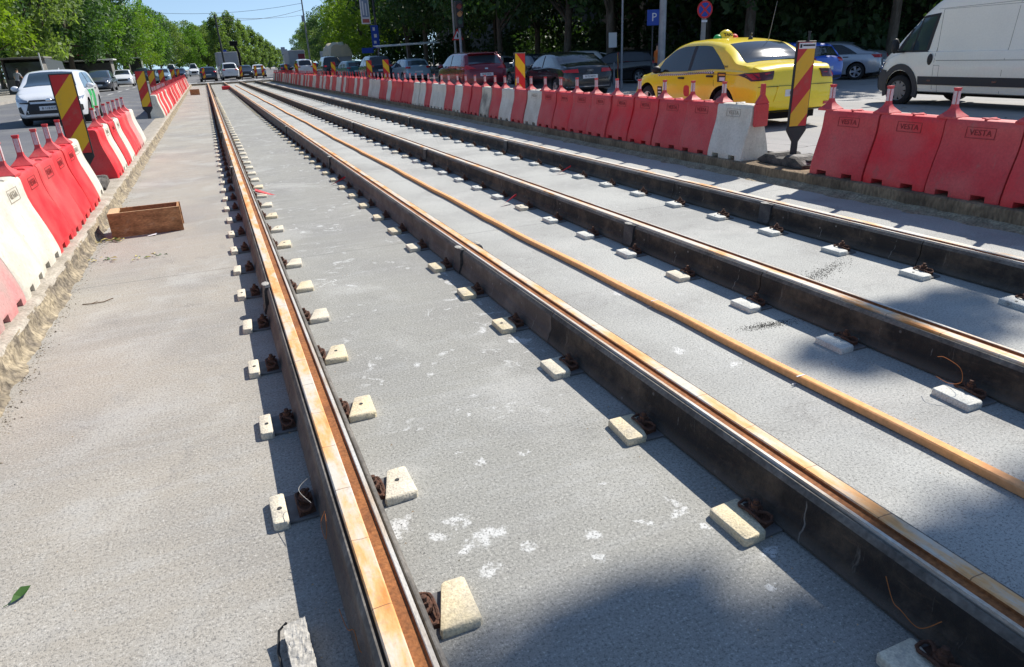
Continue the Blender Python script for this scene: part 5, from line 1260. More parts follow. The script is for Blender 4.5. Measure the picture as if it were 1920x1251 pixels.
truck('box_truck', 13.6, 122, 92, 'grey-white box truck in the far right carriageway', [('chassis', 'well', [(-3.6, 3.4, -.5, .5, .6, .95)]), ('box_body', 'grey_panel', [(-3.7, 1.2, -1.25, 1.25, .95, 3.35)]), ('red_band', 'kiosk_red', [(-3.73, 0, -1.2, -.2, 1.6, 2.8)]), ('cab', 'p_white', [(1.4, 3.5, -1.15, 1.15, .7, 2.7)])])
t = truck('panel_truck', 3.1, 106, 92, 'truck carrying a pale grey panel and a dark crane beyond the rails', [('chassis', 'well', [(-3.6, 3.4, -.5, .5, .6, .95)]), ('rear_panel', 'grey_panel', [(-3.7, .9, -1.25, 1.25, 1.5, 3.2)]), ('cab', 'p_white', [(1.4, 3.5, -1.15, 1.15, .7, 2.5)])])
b = MB(); b.tube([(-2.2, -1.5, .9), (-2.4, -1.55, 3.0), (-2.5, -1.1, 4.2)], .16, 8); b.bbox(-2.7, -2.2, -1.6, -.6, 3.9, 4.5, .05); b.build('crane', MT['well'], t, smooth=40)
b = MB(); b.box(-2.3, -2.0, -.1, .3, 3.2, 3.5); b.build('blue_beacon', MT['sign_blue'], t)
# ------------------------------------------------------------------ trees
rng = np.random.default_rng(4)
def leaf_cloud(clumps, per, size, squash=1.):
    """many small leaf faces spread through clumps; returns a mesh"""
    C = []; 
    for (cx, cy, cz, r) in clumps:
        n = max(8, int(per*r*r)); d = rng.normal(size=(n, 3)); d /= np.linalg.norm(d, axis=1)[:, None]
        rad = r*(rng.random(n)**.38); p = d*rad[:, None]*np.array([1, 1, .78*squash])+np.array([cx, cy, cz]); C.append(p)
    C = np.concatenate(C); n = len(C)
    a = rng.normal(size=(n, 3)); a /= np.linalg.norm(a, axis=1)[:, None]; b = rng.normal(size=(n, 3)); b -= a*(a*b).sum(1)[:, None]; b /= np.linalg.norm(b, axis=1)[:, None]
    s = size*(.45+1.15*rng.random(n)**1.5)[:, None]
    V = np.empty((n, 4, 3)); V[:, 0] = C-a*s; V[:, 1] = C+b*s*.5; V[:, 2] = C+a*s; V[:, 3] = C-b*s*.5
    me = bpy.data.meshes.new('crown'); me.vertices.add(n*4); me.vertices.foreach_set('co', V.reshape(-1).astype('f'))
    me.loops.add(n*4); me.loops.foreach_set('vertex_index', np.arange(n*4, dtype='i')); me.polygons.add(n)
    me.polygons.foreach_set('loop_start', np.arange(0, n*4, 4, dtype='i')); me.polygons.foreach_set('loop_total', np.full(n, 4, dtype='i')); me.update(); me.validate()
    return me
def crown_clumps(n, rx, ry, z0, z1, rs, seed, top_bias=.0):
    r_ = random.Random(seed); out = []; zc = (z0+z1)/2; rz = (z1-z0)/2
    while len(out) < n:
        x, y, z = r_.uniform(-1, 1), r_.uniform(-1, 1), r_.uniform(-1, 1); q = x*x+y*y+z*z
        if q > 1 or q < .18: continue
        t = (z+1)/2; k = 1-.35*top_bias*t
        out.append((x*rx*k, y*ry*k, zc+z*rz, r_.uniform(*rs)))
    return out
def trunk_mb(h, r0, clumps, lean=0., seed=1, nl=9):
    r_ = random.Random(seed); b = MB()
    pts = [(lean*h*(t**1.5)+.12*math.sin(t*5+seed), .1*math.sin(t*4+seed*2), h*t) for t in [0, .03, .15, .3, .5, .7, .85, 1.]]
    b.tube(pts, [r0*1.5, r0*1.12, r0, r0*.9, r0*.72, r0*.5, r0*.32, r0*.12], 10)
    big = sorted(clumps, key=lambda c: -c[3])[:nl*2]; r_.shuffle(big)
    for c in big[:nl]:
        t = r_.uniform(.25, .65); p0 = Vector((lean*h*t**1.5+.12*math.sin(t*5+seed), .1*math.sin(t*4+seed*2), h*t)); p1 = Vector(c[:3])
        if p1.z < p0.z+.2: p1.z = p0.z+.6
        m_ = p0.lerp(p1, .5)+Vector((r_.uniform(-.4, .4), r_.uniform(-.4, .4), -.35)); q = r0*(1-t)*.62
        b.tube([p0, m_, p1], [q, q*.6, q*.2], 7)
        p2 = m_+Vector((r_.uniform(-1.4, 1.4), r_.uniform(-1.4, 1.4), r_.uniform(.6, 1.5))); b.tube([m_, p2], [q*.5, q*.12], 5)
    return b
TP = {}
def tree_proto(key, mats, h, rx, z0, n, rs, per, size, r0, seed, bias=.5, lean=0.):
    cl = crown_clumps(n, rx, rx*.95, z0, h, rs, seed, bias); me = leaf_cloud(cl, per, size); me.materials.append(MT[mats])
    t = trunk_mb(h*.82, r0, cl, lean, seed).build('trunk', MT['bark'], None, smooth=60); proto_hide(t); TP[key] = (me, t, mats)
tree_proto('round', 'leaf1', 11.5, 4.4, 1.7, 64, (.7, 1.5), 115, .14, .2, 3)
tree_proto('round2', 'leaf2', 13.5, 4.8, 1.8, 76, (.8, 1.5), 85, .19, .22, 8)
tree_proto('dark', 'leaf3', 14.5, 4.7, 1.5, 84, (.8, 1.5), 85, .19, .24, 12, .3)
tree_proto('poplar', 'leaf4', 15, 3.3, .6, 96, (.7, 1.3), 80, .26, .22, 15, .9)
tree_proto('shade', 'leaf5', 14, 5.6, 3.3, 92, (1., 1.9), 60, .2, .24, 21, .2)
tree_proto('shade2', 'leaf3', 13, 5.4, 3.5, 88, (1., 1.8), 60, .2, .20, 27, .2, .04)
def tree(key, x, y, z, s, rot, label, group, leafm=None, sz=None):
    r = empty('broadleaf_tree' if key != 'poplar' else 'poplar_tree', (x, y, z), rot, label, 'tree', group); r.scale = (s, s, sz or s)
    me, t, mm = TP[key]; o = bpy.data.objects.new('crown', me); COL.objects.link(o); o.parent = r
    if leafm: o.material_slots[0].link = 'OBJECT'; o.material_slots[0].material = MT[leafm]
    c = t.copy(); COL.objects.link(c); c.parent = r; return r
GL = 'trees along the left side of the boulevard'
left = [('round', -14.4, 51, 1.05, 'yellow-green leafy tree above the white car at the left edge, nearest of the left row', None), ('round', -14.6, 63, 1.0, 'bright yellow-green tree, second of the left row', None), ('dark', -17, 57, 1.1, 'dark tree filling the upper left corner', None),
 ('round2', -12.8, 73, 1.0, 'dull green drooping tree behind the left lamp post', 'leaf4'), ('dark', -11.8, 84, 1.0, 'dark green tree just right of the left lamp post', None), ('round2', -11.6, 94, 1.0, 'dense mid-green tree above the dark kiosk roof', None),
 ('dark', -10.8, 106, 1.0, 'dark pointed tree at the left edge of the sky gap', None), ('round', -10.2, 117, 1.0, 'light green tree right of the dark pointed one', 'leaf2'), ('round', -9.2, 128, .95, 'bright green tree where the left row drops lower', None), ('round2', -8.2, 141, .9, 'mid-green tree far along the left row', None),
 ('dark', -7.2, 154, .82, 'small dark tree far along the left row, left of the leaning pole', None), ('round2', -6.0, 168, .85, 'dull tree touching the left side of the leaning pole', 'leaf4')]
for i, (k, x, y, s, lab, lm) in enumerate(left): tree(k, x, y, .35, s, i*1.3, lab, GL, lm)
for i in range(16):
    x = -17.5-(i % 2)*4; y = 48+i*9.5; k = ('dark', 'round2', 'dark', 'round')[i % 4]
    tree(k, x+.03*y*.4, y, .35, 1.05, i*2.1, 'back tree behind the left tree line, %s from the near end' % ordw(i+1), 'back row of trees on the left', None)
for i, (x, y, s) in enumerate([(4.5, 178, .82), (7.4, 188, .88), (10.2, 200, .80), (13.2, 213, .74), (16.5, 228, .66), (19.8, 244, .58), (23.0, 262, .50), (26.5, 282, .46)]):
    tree('poplar', x, y, .2, s, i*.9, 'light green poplar beside the leaning pole, %s from the left' % ordw(i+1), 'poplars closing the boulevard on the left of the sky gap')
    tree('poplar', x-5, y+12, .2, s*.9, i*1.9, 'darker poplar in the second rank by the sky gap, %s from the left' % ordw(i+1), 'second rank of poplars', 'leaf2')
for i, (k, x, y, s) in enumerate([('round2', -4.8, 182, .82), ('dark', -2.6, 198, .84), ('round2', .2, 214, .86), ('dark', 3.2, 230, .86), ('round2', -1.6, 172, .7), ('dark', 1.4, 188, .74)]):
    tree(k, x, y, .2, s, i*1.1, 'far tree where the left row meets the leaning pole, %s from the left' % ordw(i+1), 'far trees closing the left row', 'leaf4' if i % 2 else None)
GR = 'trees along the right side of the boulevard'
right = [('round2', 30, 240, .8, 'small far tree just right of the grey-blue tower blocks', None), ('dark', 29, 215, .85, 'dark far tree right of the tower blocks', None), ('round2', 26.5, 196, .80, 'pale green tree at the right edge of the sky gap, farthest of the right side', 'leaf4'), ('round2', 24.5, 172, .82, 'green tree behind the box truck', 'leaf4'), ('dark', 23.0, 150, .80, 'darker tree behind the box truck, just left of the street lamp', None), ('poplar', 22.2, 132, .72, 'slim tree left of the tarpaulin truck', None),
 ('round', 20.6, 112, 1.0, 'bright sunlit green tree above the tarpaulin truck', 'leaf1'), ('round2', 20.2, 100, 1.05, 'sunlit round tree right of the street lamp', 'leaf1'), ('round', 19.6, 88, 1.05, 'bright green tree behind the hanging advert board', 'leaf1'), ('dark', 24.5, 118, 1, 'second-rank tree behind the sunlit right trees, first from the far end', None), ('round2', 26, 104, 1.1, 'second-rank tree behind the sunlit right trees, second from the far end', None), ('dark', 25.5, 92, 1.1, 'second-rank tree behind the sunlit right trees, third from the far end', None)]
for i, (k, x, y, s, lab, lm) in enumerate(right): tree(k, x, y, .25, s, i*1.7+.5, lab, GR, lm)
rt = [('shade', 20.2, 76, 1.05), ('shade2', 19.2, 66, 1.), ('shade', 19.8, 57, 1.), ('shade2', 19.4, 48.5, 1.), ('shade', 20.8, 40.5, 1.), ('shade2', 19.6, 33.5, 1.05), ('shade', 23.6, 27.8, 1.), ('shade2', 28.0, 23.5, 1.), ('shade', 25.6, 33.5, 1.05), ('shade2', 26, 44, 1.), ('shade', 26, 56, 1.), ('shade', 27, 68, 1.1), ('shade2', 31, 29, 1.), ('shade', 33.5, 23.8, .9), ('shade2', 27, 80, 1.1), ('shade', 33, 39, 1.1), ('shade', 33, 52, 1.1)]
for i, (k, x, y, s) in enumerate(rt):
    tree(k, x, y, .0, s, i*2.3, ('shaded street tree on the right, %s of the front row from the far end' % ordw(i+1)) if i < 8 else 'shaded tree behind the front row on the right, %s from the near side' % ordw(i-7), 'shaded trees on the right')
# low sunlit branch seen beside the van
cl = [(0, 0, 0, .5), (.5, .2, .2, .5), (-.5, 0, -.25, .4), (1.1, .3, .5, .6), (1.8, .1, .9, .7), (2.6, .2, 1.3, .7), (.2, .5, -.5, .3)]
me = leaf_cloud(cl, 300, .075); me.materials.append(MT['leaf1']); r = empty('small_tree', (25.2, 18.8, .29), 0, 'small tree with a sunlit light green branch left of the white van', 'tree')
o = bpy.data.objects.new('crown', me); COL.objects.link(o); o.parent = r; o.location = (-.6, 0, 2.0)
b = MB(); b.tube([(.9, .3, 0), (.85, .25, 1.5), (.4, .1, 2.3), (1.2, .2, 3.2)], [.07, .06, .04, .02], 7); b.build('trunk', MT['bark'], r, smooth=50)
# street tree standing off to the right whose crown shades the near slab
cl = [(-1.35+SUN.x*8.9/SUN.z*0, 0, 0, .5)]
tx, ty = 18.6, 3.6
kx, ky = SUN.x/SUN.z, SUN.y/SUN.z
def over(gx, gy, h, r): return (gx+kx*h-tx, gy+ky*h-ty, h, r)
rs = random.Random(2); cl = []
for _ in range(34): cl.append(over(rs.uniform(.7, 3.9), rs.uniform(-.9, .95), rs.uniform(13.2, 14.6), rs.uniform(.38, .55)))
for _ in range(12): cl.append(over(rs.uniform(.3, 1.3), rs.uniform(.4, 1.2), rs.uniform(13.2, 14.6), rs.uniform(.28, .36)))
for gx, gy, r_ in [(.55, 1.32, .24), (.8, 1.38, .2), (1.1, 1.34, .24), (1.5, 1.0, .3), (2.0, 1.12, .26), (2.35, 1.12, .30), (2.75, 1.12, .32), (3.1, 1.05, .4), (3.6, 1.15, .4), (4.2, 1.2, .5), (2.95, 2.48, .22), (3.12, 2.36, .20), (3.85, 2.70, .30), (4.05, 2.50, .32), (3.75, 2.45, .24), (4.3, 2.8, .25)]: cl.append(over(gx, gy, 14.0+rs.uniform(-.4, .4), r_))
me = leaf_cloud(cl, 2300, .075); me.materials.append(MT['leaf3']); r = empty('street_tree', (tx, ty, .15), 0, 'street tree standing just outside the right edge whose crown dapples the near slab', 'tree')
o = bpy.data.objects.new('crown', me); COL.objects.link(o); o.parent = r
trunk_mb(14, .24, cl, -.03, 5, 12).build('trunk', MT['bark'], r, smooth=60)
# shrubs filling the shaded edge
def shrub(x, y, z, s, lab, m_='leaf5', n=5):
    rr = random.Random(int(x*31+y)); c_ = [(rr.uniform(-1.2, 1.2), rr.uniform(-1.2, 1.2), rr.uniform(.5, 1.9), rr.uniform(.6, 1.1)) for _ in range(n)]
    me = leaf_cloud(c_, 150, .12); me.materials.append(MT[m_]); o = bpy.data.objects.new('shrub', me); COL.objects.link(o); o.location = (x, y, z); o.scale = (s, s, s); tag(o, lab, 'shrub', 'dark shrubs behind the parked cars on the right')
k = 0
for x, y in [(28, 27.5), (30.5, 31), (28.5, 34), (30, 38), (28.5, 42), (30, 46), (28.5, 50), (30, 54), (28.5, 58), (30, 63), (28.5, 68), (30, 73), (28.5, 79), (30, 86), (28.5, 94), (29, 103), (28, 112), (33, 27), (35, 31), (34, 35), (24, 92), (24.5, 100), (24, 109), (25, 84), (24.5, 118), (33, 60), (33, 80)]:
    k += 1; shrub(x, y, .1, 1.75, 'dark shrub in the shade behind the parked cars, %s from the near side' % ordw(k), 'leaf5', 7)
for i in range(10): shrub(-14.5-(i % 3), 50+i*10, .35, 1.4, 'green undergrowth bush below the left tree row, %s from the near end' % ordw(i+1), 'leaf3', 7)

# ------------------------------------------------------------------ buildings
def block(name, x0, x1, y0, y1, h, label, wm='wall', cols=12, floors=6, z=.2, face_=-1):
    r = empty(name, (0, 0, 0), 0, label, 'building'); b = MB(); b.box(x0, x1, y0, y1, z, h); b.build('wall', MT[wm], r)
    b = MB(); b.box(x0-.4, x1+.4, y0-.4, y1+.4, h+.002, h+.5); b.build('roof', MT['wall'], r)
    n = 0
    for f in range(floors):
        for c in range(cols):
            if n >= 96: break
            y = y0+(y1-y0)*(c+.5)/cols; zz = 1.0+f*(h-1)/floors; xf = x0 if face_ < 0 else x1; b = MB()
            b.box(xf-.06, xf+.05, y-.9, y+.9, zz+.3, zz+1.9, 0); b.box(xf-.03, xf+.04, y-.8, y+.8, zz+.4, zz+1.8, 1)
            b.m = [0]*6+[1]*6; b.build('window', [MT['grey_pl'], MT['window']], r); n += 1
    return r
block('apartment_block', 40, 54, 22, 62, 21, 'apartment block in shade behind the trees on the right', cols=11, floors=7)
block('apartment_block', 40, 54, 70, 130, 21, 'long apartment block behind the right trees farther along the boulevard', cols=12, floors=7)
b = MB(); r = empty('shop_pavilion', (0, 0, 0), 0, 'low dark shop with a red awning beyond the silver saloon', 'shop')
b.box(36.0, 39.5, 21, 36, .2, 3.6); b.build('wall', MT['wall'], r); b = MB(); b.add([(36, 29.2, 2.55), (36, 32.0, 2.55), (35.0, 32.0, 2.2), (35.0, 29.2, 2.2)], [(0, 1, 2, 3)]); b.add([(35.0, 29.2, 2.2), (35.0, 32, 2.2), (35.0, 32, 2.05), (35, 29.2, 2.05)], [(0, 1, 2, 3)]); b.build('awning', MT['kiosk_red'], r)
b = MB(); b.box(35.93, 36.0, 24, 28, .6, 2.6); b.build('shop_window', MT['window'], r)
def tower(x, y, w_, d, h, label):
    r = empty('tower_block', (x, y, 0), 0, label, 'building'); b = MB(); b.box(-w_/2, w_/2, -d/2, d/2, 0, h); b.box(-w_/4, w_/4, -d/4, d/4, h+.01, h+1.5); b.build('wall', MT['wall_far'], r)
    b = MB()
    for k in range(int(h//3)): b.box(-w_/2+.5, w_/2-.5, -d/2-.05, -d/2+.1, k*3+1, k*3+2.2)
    b.build('window_band', MT['window'], r)
tower(41, 500, 8, 10, 12.8, 'grey-blue tower block at the end of the boulevard, left one'); tower(56, 560, 5, 8, 11.5, 'slim pale tower at the end of the boulevard, middle one'); tower(66, 590, 4, 8, 11.5, 'slim pale tower at the end of the boulevard, right one')
# kiosks on the left pavement
def kiosk(x, y, w_, d, h, label, roof='kiosk', wall='kiosk', name='kiosk', extra=None):
    r = empty(name, (x, y, .38), 0, label, 'kiosk'); b = MB()
    b.box(-w_/2, w_/2, d/2-.06, d/2, 0, h); b.box(-w_/2, -w_/2+.06, -d/2, d/2-.06, 0, h); b.box(w_/2-.06, w_/2, -d/2, d/2-.06, 0, h); b.box(-w_/2+.06, w_/2-.06, -d/2+.3, -d/2+.36, 0, 1.0); b.build('wall', MT[wall], r)
    b = MB(); b.bbox(-w_/2-.35, w_/2+.35, -d/2-.5, d/2+.2, h+.004, h+.14, .03); b.build('roof', MT[roof], r)
    b = MB(); b.box(-w_/2+.1, w_/2-.1, -d/2+.42, -d/2+.46, 1.0, h-.2); b.build('window', MT['window'], r)
    return r
r = kiosk(-12.1, 64.5, 2.5, 2.4, 2.35, 'dark open market kiosk with a white side sheet at the far left edge', 'kiosk')
b = MB(); b.add([(1.5, -1.2, 2.4), (2.6, -1.3, 2.1), (2.7, -1.2, .9), (1.6, -1.1, .8)], [(0, 1, 2, 3)]); b.add([(1.5, -1.14, 2.4), (2.6, -1.24, 2.1), (2.7, -1.14, .9), (1.6, -1.04, .8)], [(0, 1, 2, 3)]); b.build('side_sheet', MT['kiosk_w'], r)
kiosk(-11.9, 88, 6.4, 2.6, 2.35, 'long kiosk with a pale flat roof behind the dark grey saloon', 'kiosk_w')
r = kiosk(-11.9, 94, 3.0, 2.4, 3.0, 'kiosk with a dark red rounded canvas top behind the flat-roofed one', 'kiosk_red')
kiosk(-9.8, 128, 2.6, 3.0, 3.0, 'small kiosk with white roof at the foot of the left trees', 'kiosk_w', 'kiosk_w')

# ------------------------------------------------------------------ poles, signs and lamps
def pole(name, x, y, z, h, r, m_, label, cat='pole', lean=(0, 0), r2=None):
    o = empty(name, (x, y, z), 0, label, cat); b = MB(); b.tube([(0, 0, 0), (lean[0]*h, lean[1]*h, h)], [r, r2 or r*.7], 12); b.cyl((0, 0, 0), r*1.35, .35, 12); b.build('shaft', MT[m_], o, smooth=50); return o
pole('lamp_post', 15.1, 22.2, -.03, 9, .135, 'steel_pole', 'thick grey lamp post left of the taxi', 'lamp post')
p = pole('sign_post', 17.3, 22.8, -.03, 5.2, .10, 'conc_pole', 'concrete post carrying the round no-stopping sign above the taxi', 'sign post')
def disc(parent, nm, m_, c, r_, y, n=28, th=.012):
    b = MB(); b.cyl((c[0], y, c[1]), r_, th, n, 'y'); return b.build(nm, MT[m_], parent)
sg = empty('no_stopping_sign', (17.22, 22.66, 2.74), R(-12), 'round blue no-stopping sign with red rim and red cross above the taxi', 'road sign')
disc(sg, 'red_rim', 'sign_red', (0, 0), .30, 0); disc(sg, 'blue_face', 'sign_blue', (0, 0), .235, -.006, th=.010)
for a in (45, -45):
    b = MB(); b.box(-.24, .24, -.010, -.0065, -.032, .032, 0, Matrix.Rotation(R(a), 4, 'Y')); b.build('red_bar', MT['sign_red'], sg).location = (0, -.0005*(a > 0), 0)
b = MB(); b.box(-.11, .11, -.01, 0, -.42, -.35); b.build('lower_plate', MT['sign_white'], sg)
ps = pole('parking_post', 16.55, 25.0, -.03, 2.75, .035, 'dark_pole', 'thin dark post of the blue parking sign', 'sign post')
sg = empty('parking_sign', (16.5, 24.9, 2.62), R(-15), 'square blue parking sign with a white P left of the taxi lamp post', 'road sign'); b = MB(); b.bbox(-.25, .25, -.015, .005, -.28, .28, .006); b.build('sign_face', MT['sign_blue'], sg)
text_obj('letter', 'P', .42, face((.03, -.017, 0), (0, -1, 0)), MT['sign_white'], sg, .001)
pole('thin_post', 15.9, 26.2, -.03, 6, .045, 'steel_pole', 'thin pale post standing in shade between the black saloon and the taxi')
pole('white_post', 17.8, 30, -.03, 1.0, .05, 'steel_pole', 'short post under the white notice in the shade')
b = MB(); b.bbox(-.22, .22, -.01, .01, -.33, .33, .005); o = b.build('notice_board', MT['sign_white'], loc=(18.3, 31, 1.95)); tag(o, 'small white notice in the shade right of the raised tailgate', 'notice')
# traffic light and warning sign
p = pole('traffic_light', 10.9, 31.8, -.03, 3.1, .075, 'steel_pole', 'traffic light on a grey pole above the crimson hatchback', 'traffic light')
b = MB(); b.bbox(-.17, .17, -.12, .12, 2.75, 3.85, .03); b.build('signal_housing', MT['black_pl'], p, smooth=40)
for z_, m_ in ((3.60, 'sign_red'), (3.30, 'orange_lt'), (3.0, 'green_dec')):
    b = MB(); b.cyl((0, -.122, z_), .10, -.02, 16, 'y'); b.tube([(-.12, -.12, z_-.02), (-.11, -.22, z_+.06), (0, -.26, z_+.13), (.11, -.22, z_+.06), (.12, -.12, z_-.02)], .012, 5); b.build('signal_lens', mat('lens_'+m_, (.22, .03, .02) if m_ == 'sign_red' else ((.45, .20, .06) if m_ == 'orange_lt' else (.01, .06, .03)), .3), p)
p = pole('sign_post', 14.15, 42.3, -.03, 6.5, .075, 'conc_pole', 'grey post of the triangular warning sign beside the traffic light', 'sign post')
sg = empty('warning_sign', (14.3, 42.2, 2.75), 0, 'triangular red-rimmed warning sign on the grey post behind the traffic light', 'road sign')
b = MB(); b.add([(-.36, 0, -.30), (.36, 0, -.30), (0, 0, .33), (-.36, .01, -.30), (.36, .01, -.30), (0, .01, .33)], [(0, 1, 2), (5, 4, 3), (0, 3, 4, 1), (1, 4, 5, 2), (2, 5, 3, 0)]); b.build('red_rim', MT['sign_red'], sg)
b = MB(); b.add([(-.25, -.004, -.235), (.25, -.004, -.235), (0, -.004, .20), (-.25, .0, -.235), (.25, .0, -.235), (0, .0, .20)], [(0, 1, 2), (0, 3, 4, 1), (1, 4, 5, 2), (2, 5, 3, 0)]); b.build('white_face', MT['sign_white'], sg)
b = MB(); b.box(-.05, .05, -.008, -.0045, -.17, .0); b.cyl((0, -.006, .03), .035, .003, 10, 'y'); b.build('black_figure', MT['sign_black'], sg)
# advert mast
p = pole('advert_mast', 13.5, 60.2, -.03, 8, .11, 'dark_pole', 'dark mast carrying the hanging advert board and blue banner', 'mast')
sg = empty('advert_board', (12.72, 60, 5.2), 0, 'tall white hanging advert board with blue print beside the dark mast', 'advert board'); b = MB(); b.bbox(-.36, .36, -.03, .03, -.95, .95, .02); b.build('white_board', MT['sign_white'], sg)
b = MB(); b.box(-.27, .27, -.036, -.0315, -.45, .80); b.build('grey_print', mat('advert_blue_grey', (.22, .28, .38), .6), sg); b = MB(); b.box(-.20, -.08, -.041, -.0365, -.3, .7); b.box(.04, .14, -.041, -.0365, -.35, .55); b.build('white_strokes', MT['sign_white'], sg); b = MB(); b.box(-.27, .27, -.036, -.0315, -.85, -.58); b.build('red_band', mat('advert_red', (.45, .12, .10), .6), sg)
b = MB(); b.tube([(.3, 0, .9), (.8, .2, .95)], .025, 6); b.tube([(.3, 0, -.9), (.8, .2, -.9)], .025, 6); b.build('bracket', MT['dark_pole'], sg)
sg = empty('blue_banner', (13.35, 60.1, 3.3), 0, 'narrow blue banner with pale marks on the dark mast', 'banner'); b = MB(); b.bbox(-.30, .30, -.03, .03, -.85, .85, .01); b.build('banner_cloth', MT['sign_blue'], sg)
b = MB(); b.box(-.16, .02, -.036, -.031, .45, .7); b.box(-.1, .12, -.036, -.031, -.05, .2); b.box(-.16, .04, -.036, -.031, -.5, -.3); b.build('banner_marks', MT['sign_white'], sg)
b = MB(); b.bbox(-.8, .15, -.03, .03, -.2, .2, .01); o = b.build('direction_sign', MT['sign_blue'], loc=(13.0, 60.4, 2.3)); tag(o, 'blue direction sign low on the dark mast', 'road sign')
# kiosk roofs / shelter behind
r = empty('bus_shelter', (15.2, 57, .15), 0, 'low pale-roofed shelter under the trees behind the navy people carrier', 'shelter'); b = MB(); b.add([(-2.6, -.6, 2.35), (2.4, -.6, 2.5), (2.4, .8, 2.6), (-2.6, .8, 2.45), (-2.6, -.6, 2.29), (2.4, -.6, 2.44), (2.4, .8, 2.54), (-2.6, .8, 2.39)], [(0, 1, 2, 3), (7, 6, 5, 4), (0, 4, 5, 1), (1, 5, 6, 2), (2, 6, 7, 3), (3, 7, 4, 0)]); b.build('roof', MT['kiosk_w'], r)
for x in (-2.3, 0, 2.1):
    b = MB(); b.tube([(x, .5, 0), (x, .5, 2.42)], .04, 6); b.build('support', MT['steel_pole'], r)
# boulevard lamps and wire poles
p = pole('lamp_post', 14.55, 110, .15, 10.5, .13, 'steel_pole', 'street lamp with curved arm right of the sky gap', 'lamp post')
b = MB(); b.tube([(0, 0, 9.9), (-.6, 0, 10.6), (-1.6, 0, 10.8), (-2.4, 0, 10.75)], [.07, .06, .05, .04], 8); b.ell((-2.7, 0, 10.72), (.45, .15, .08), 10, 5); b.build('lamp_arm', MT['steel_pole'], p, smooth=50)
b = MB(); b.bbox(-.35, .05, -.1, .1, 6.9, 7.7, .02); b.build('camera_box', MT['grey_panel'], p)
p = pole('catenary_pole', 2.62, 98, .2, 7.3, .13, 'dark_pole', 'dark pole leaning slightly left of the sky gap above the panel truck', 'pole', (-.015, 0))
p = pole('lamp_post', -9.6, 118, .35, 10, .11, 'conc_pole', 'grey post in front of the dark left trees', 'lamp post'); b = MB(); b.box(-.3, .1, -.03, .03, 3.2, 4.2); b.build('blue_plate', MT['sign_blue'], p)
pole('white_post', -9.6, 56, .35, 2.6, .06, 'kiosk_w', 'pale post behind the white hatchback roof'); pole('white_post', -10.9, 66, .35, 2.2, .06, 'kiosk_w', 'pale post left of the dark grey saloon')
for i, (a, c, sag) in enumerate([((2.5, 98, 6.9), (14.5, 110, 8.6), .5), ((14.5, 110, 9.4), (-9.7, 118, 9.6), .9), ((2.6, 98, 7.2), (16.5, 128, 8.9), .3)]):
    b = MB(); A, C_ = Vector(a), Vector(c); b.tube([A.lerp(C_, t/14)-Vector((0, 0, sag*4*(t/14)*(1-t/14))) for t in range(15)], .022, 5); o = b.build('overhead_wire', MT['cable']); tag(o, ['overhead wire from the dark leaning pole to the street lamp', 'overhead wire spanning the whole boulevard in the sky gap', 'upper overhead wire running off to the right trees'][i], 'wire')
# spare amber-and-red signal behind the crimson car
b = MB(); b.ell((0, 0, 0), (.2, .2, .28), 10, 8); 

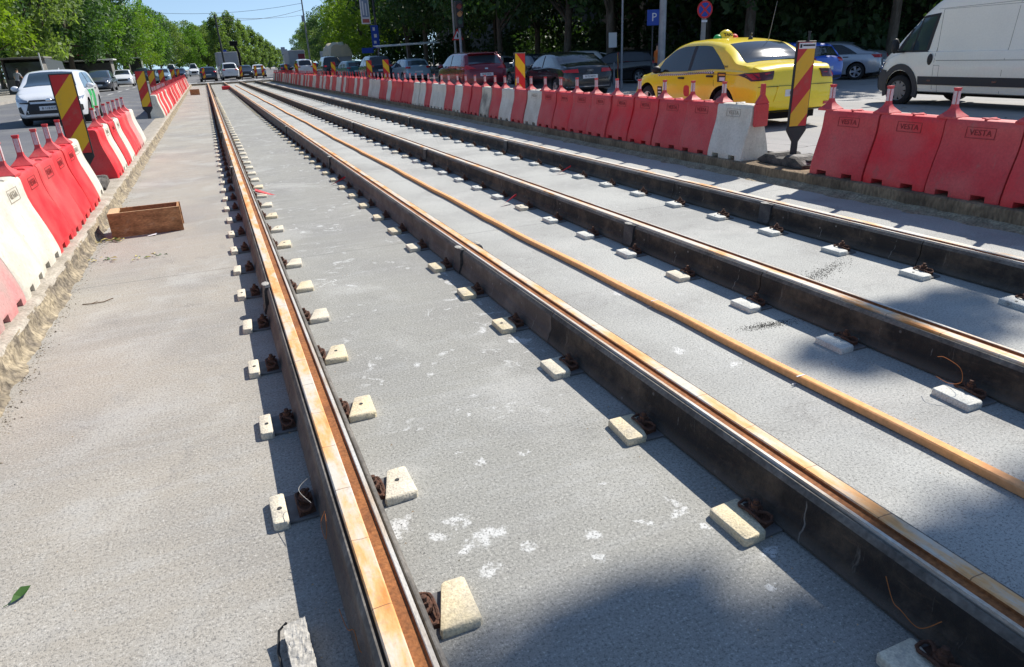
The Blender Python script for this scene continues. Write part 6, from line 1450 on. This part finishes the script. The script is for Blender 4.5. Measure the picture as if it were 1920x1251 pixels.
# ------------------------------------------------------------------ people in the background
def person(x, y, z, rz, label, top='cloth_g', bend=0., h=1.72, trousers='cloth_d'):
    k = h/1.75; r = empty('person', (x, y, z), rz, label, 'person')
    J = {'pel': (0, 0, .95), 'wai': (0, .02+bend*.15, 1.10), 'che': (0, .02+bend*.35, 1.32), 'nec': (0, .02+bend*.5, 1.49), 'hea': (0, .0+bend*.62, 1.60), 'top': (0, bend*.68, 1.73),
         'shl': (-.19, .02+bend*.42, 1.43), 'ell': (-.25, -.04+bend*.5, 1.16), 'wrl': (-.23, -.20+bend*.7, .98), 'shr': (.19, .02+bend*.42, 1.43), 'elr': (.26, .02+bend*.4, 1.15), 'wrr': (.27, -.06+bend*.5, .90),
         'hpl': (-.10, 0, .90), 'knl': (-.11, -.05, .49), 'anl': (-.11, .02, .07), 'tol': (-.12, -.16, .03), 'hpr': (.10, 0, .90), 'knr': (.12, .02, .49), 'anr': (.13, .10, .07), 'tor': (.14, -.07, .03)}
    ks = list(J); E_ = [('pel', 'wai'), ('wai', 'che'), ('che', 'nec'), ('nec', 'hea'), ('hea', 'top'), ('che', 'shl'), ('shl', 'ell'), ('ell', 'wrl'), ('che', 'shr'), ('shr', 'elr'), ('elr', 'wrr'), ('pel', 'hpl'), ('hpl', 'knl'), ('knl', 'anl'), ('anl', 'tol'), ('pel', 'hpr'), ('hpr', 'knr'), ('knr', 'anr'), ('anr', 'tor')]
    rad = {'pel': .135, 'wai': .125, 'che': .15, 'nec': .055, 'hea': .085, 'top': .07, 'shl': .075, 'ell': .048, 'wrl': .035, 'shr': .075, 'elr': .048, 'wrr': .035, 'hpl': .095, 'knl': .062, 'anl': .045, 'tol': .035, 'hpr': .095, 'knr': .062, 'anr': .045, 'tor': .035}
    me = bpy.data.meshes.new('body'); me.from_pydata([tuple(c*k for c in J[n_]) for n_ in ks], [(ks.index(a), ks.index(b_)) for a, b_ in E_], []); o = bpy.data.objects.new('body', me); COL.objects.link(o); o.parent = r
    o.modifiers.new('s', 'SKIN'); sv = me.skin_vertices[0].data
    for i, n_ in enumerate(ks): sv[i].radius = (rad[n_]*k, rad[n_]*k*(.8 if n_ in ('che', 'wai', 'pel') else 1)); sv[i].use_root = (n_ == 'pel')
    ss = o.modifiers.new('u', 'SUBSURF'); ss.levels = 1; ss.render_levels = 1
    dg = bpy.context.evaluated_depsgraph_get(); m2 = bpy.data.meshes.new_from_object(o.evaluated_get(dg)); o.modifiers.clear(); o.data = m2; m2.name = 'body'
    m2.materials.clear()
    for q in ('skin', top, trousers, 'hair'): m2.materials.append(MT[q])
    for p_ in m2.polygons:
        c = p_.center/k; p_.use_smooth = True
        p_.material_index = 0 if c.z > 1.50 else (2 if c.z < .97 and abs(c.x) < .21 else (0 if (abs(c.x) > .2 and c.z < 1.22) else 1))
    b = MB(); b.ell((0, J['top'][1]*k+.012, 1.675*k), (.095*k, .105*k, .085*k), 12, 7, 0, None, -.15); b.build('hair', MT['hair'], r, smooth=60)
    return r
person(-12.35, 61.8, .38, R(150), 'person in a grey shirt leaning over at the dark market kiosk', 'cloth_g', -.35)
person(16.9, 42, -.03, R(30), 'person in a white shirt standing beyond the black saloon', 'cloth_w'); person(18.9, 44.5, -.03, R(-20), 'person in dark clothes standing behind the striped panel and parked cars', 'cloth_d')
person(17.9, 26.6, -.03, R(80), 'person in an orange vest in the shade left of the lamp post', 'cloth_o')
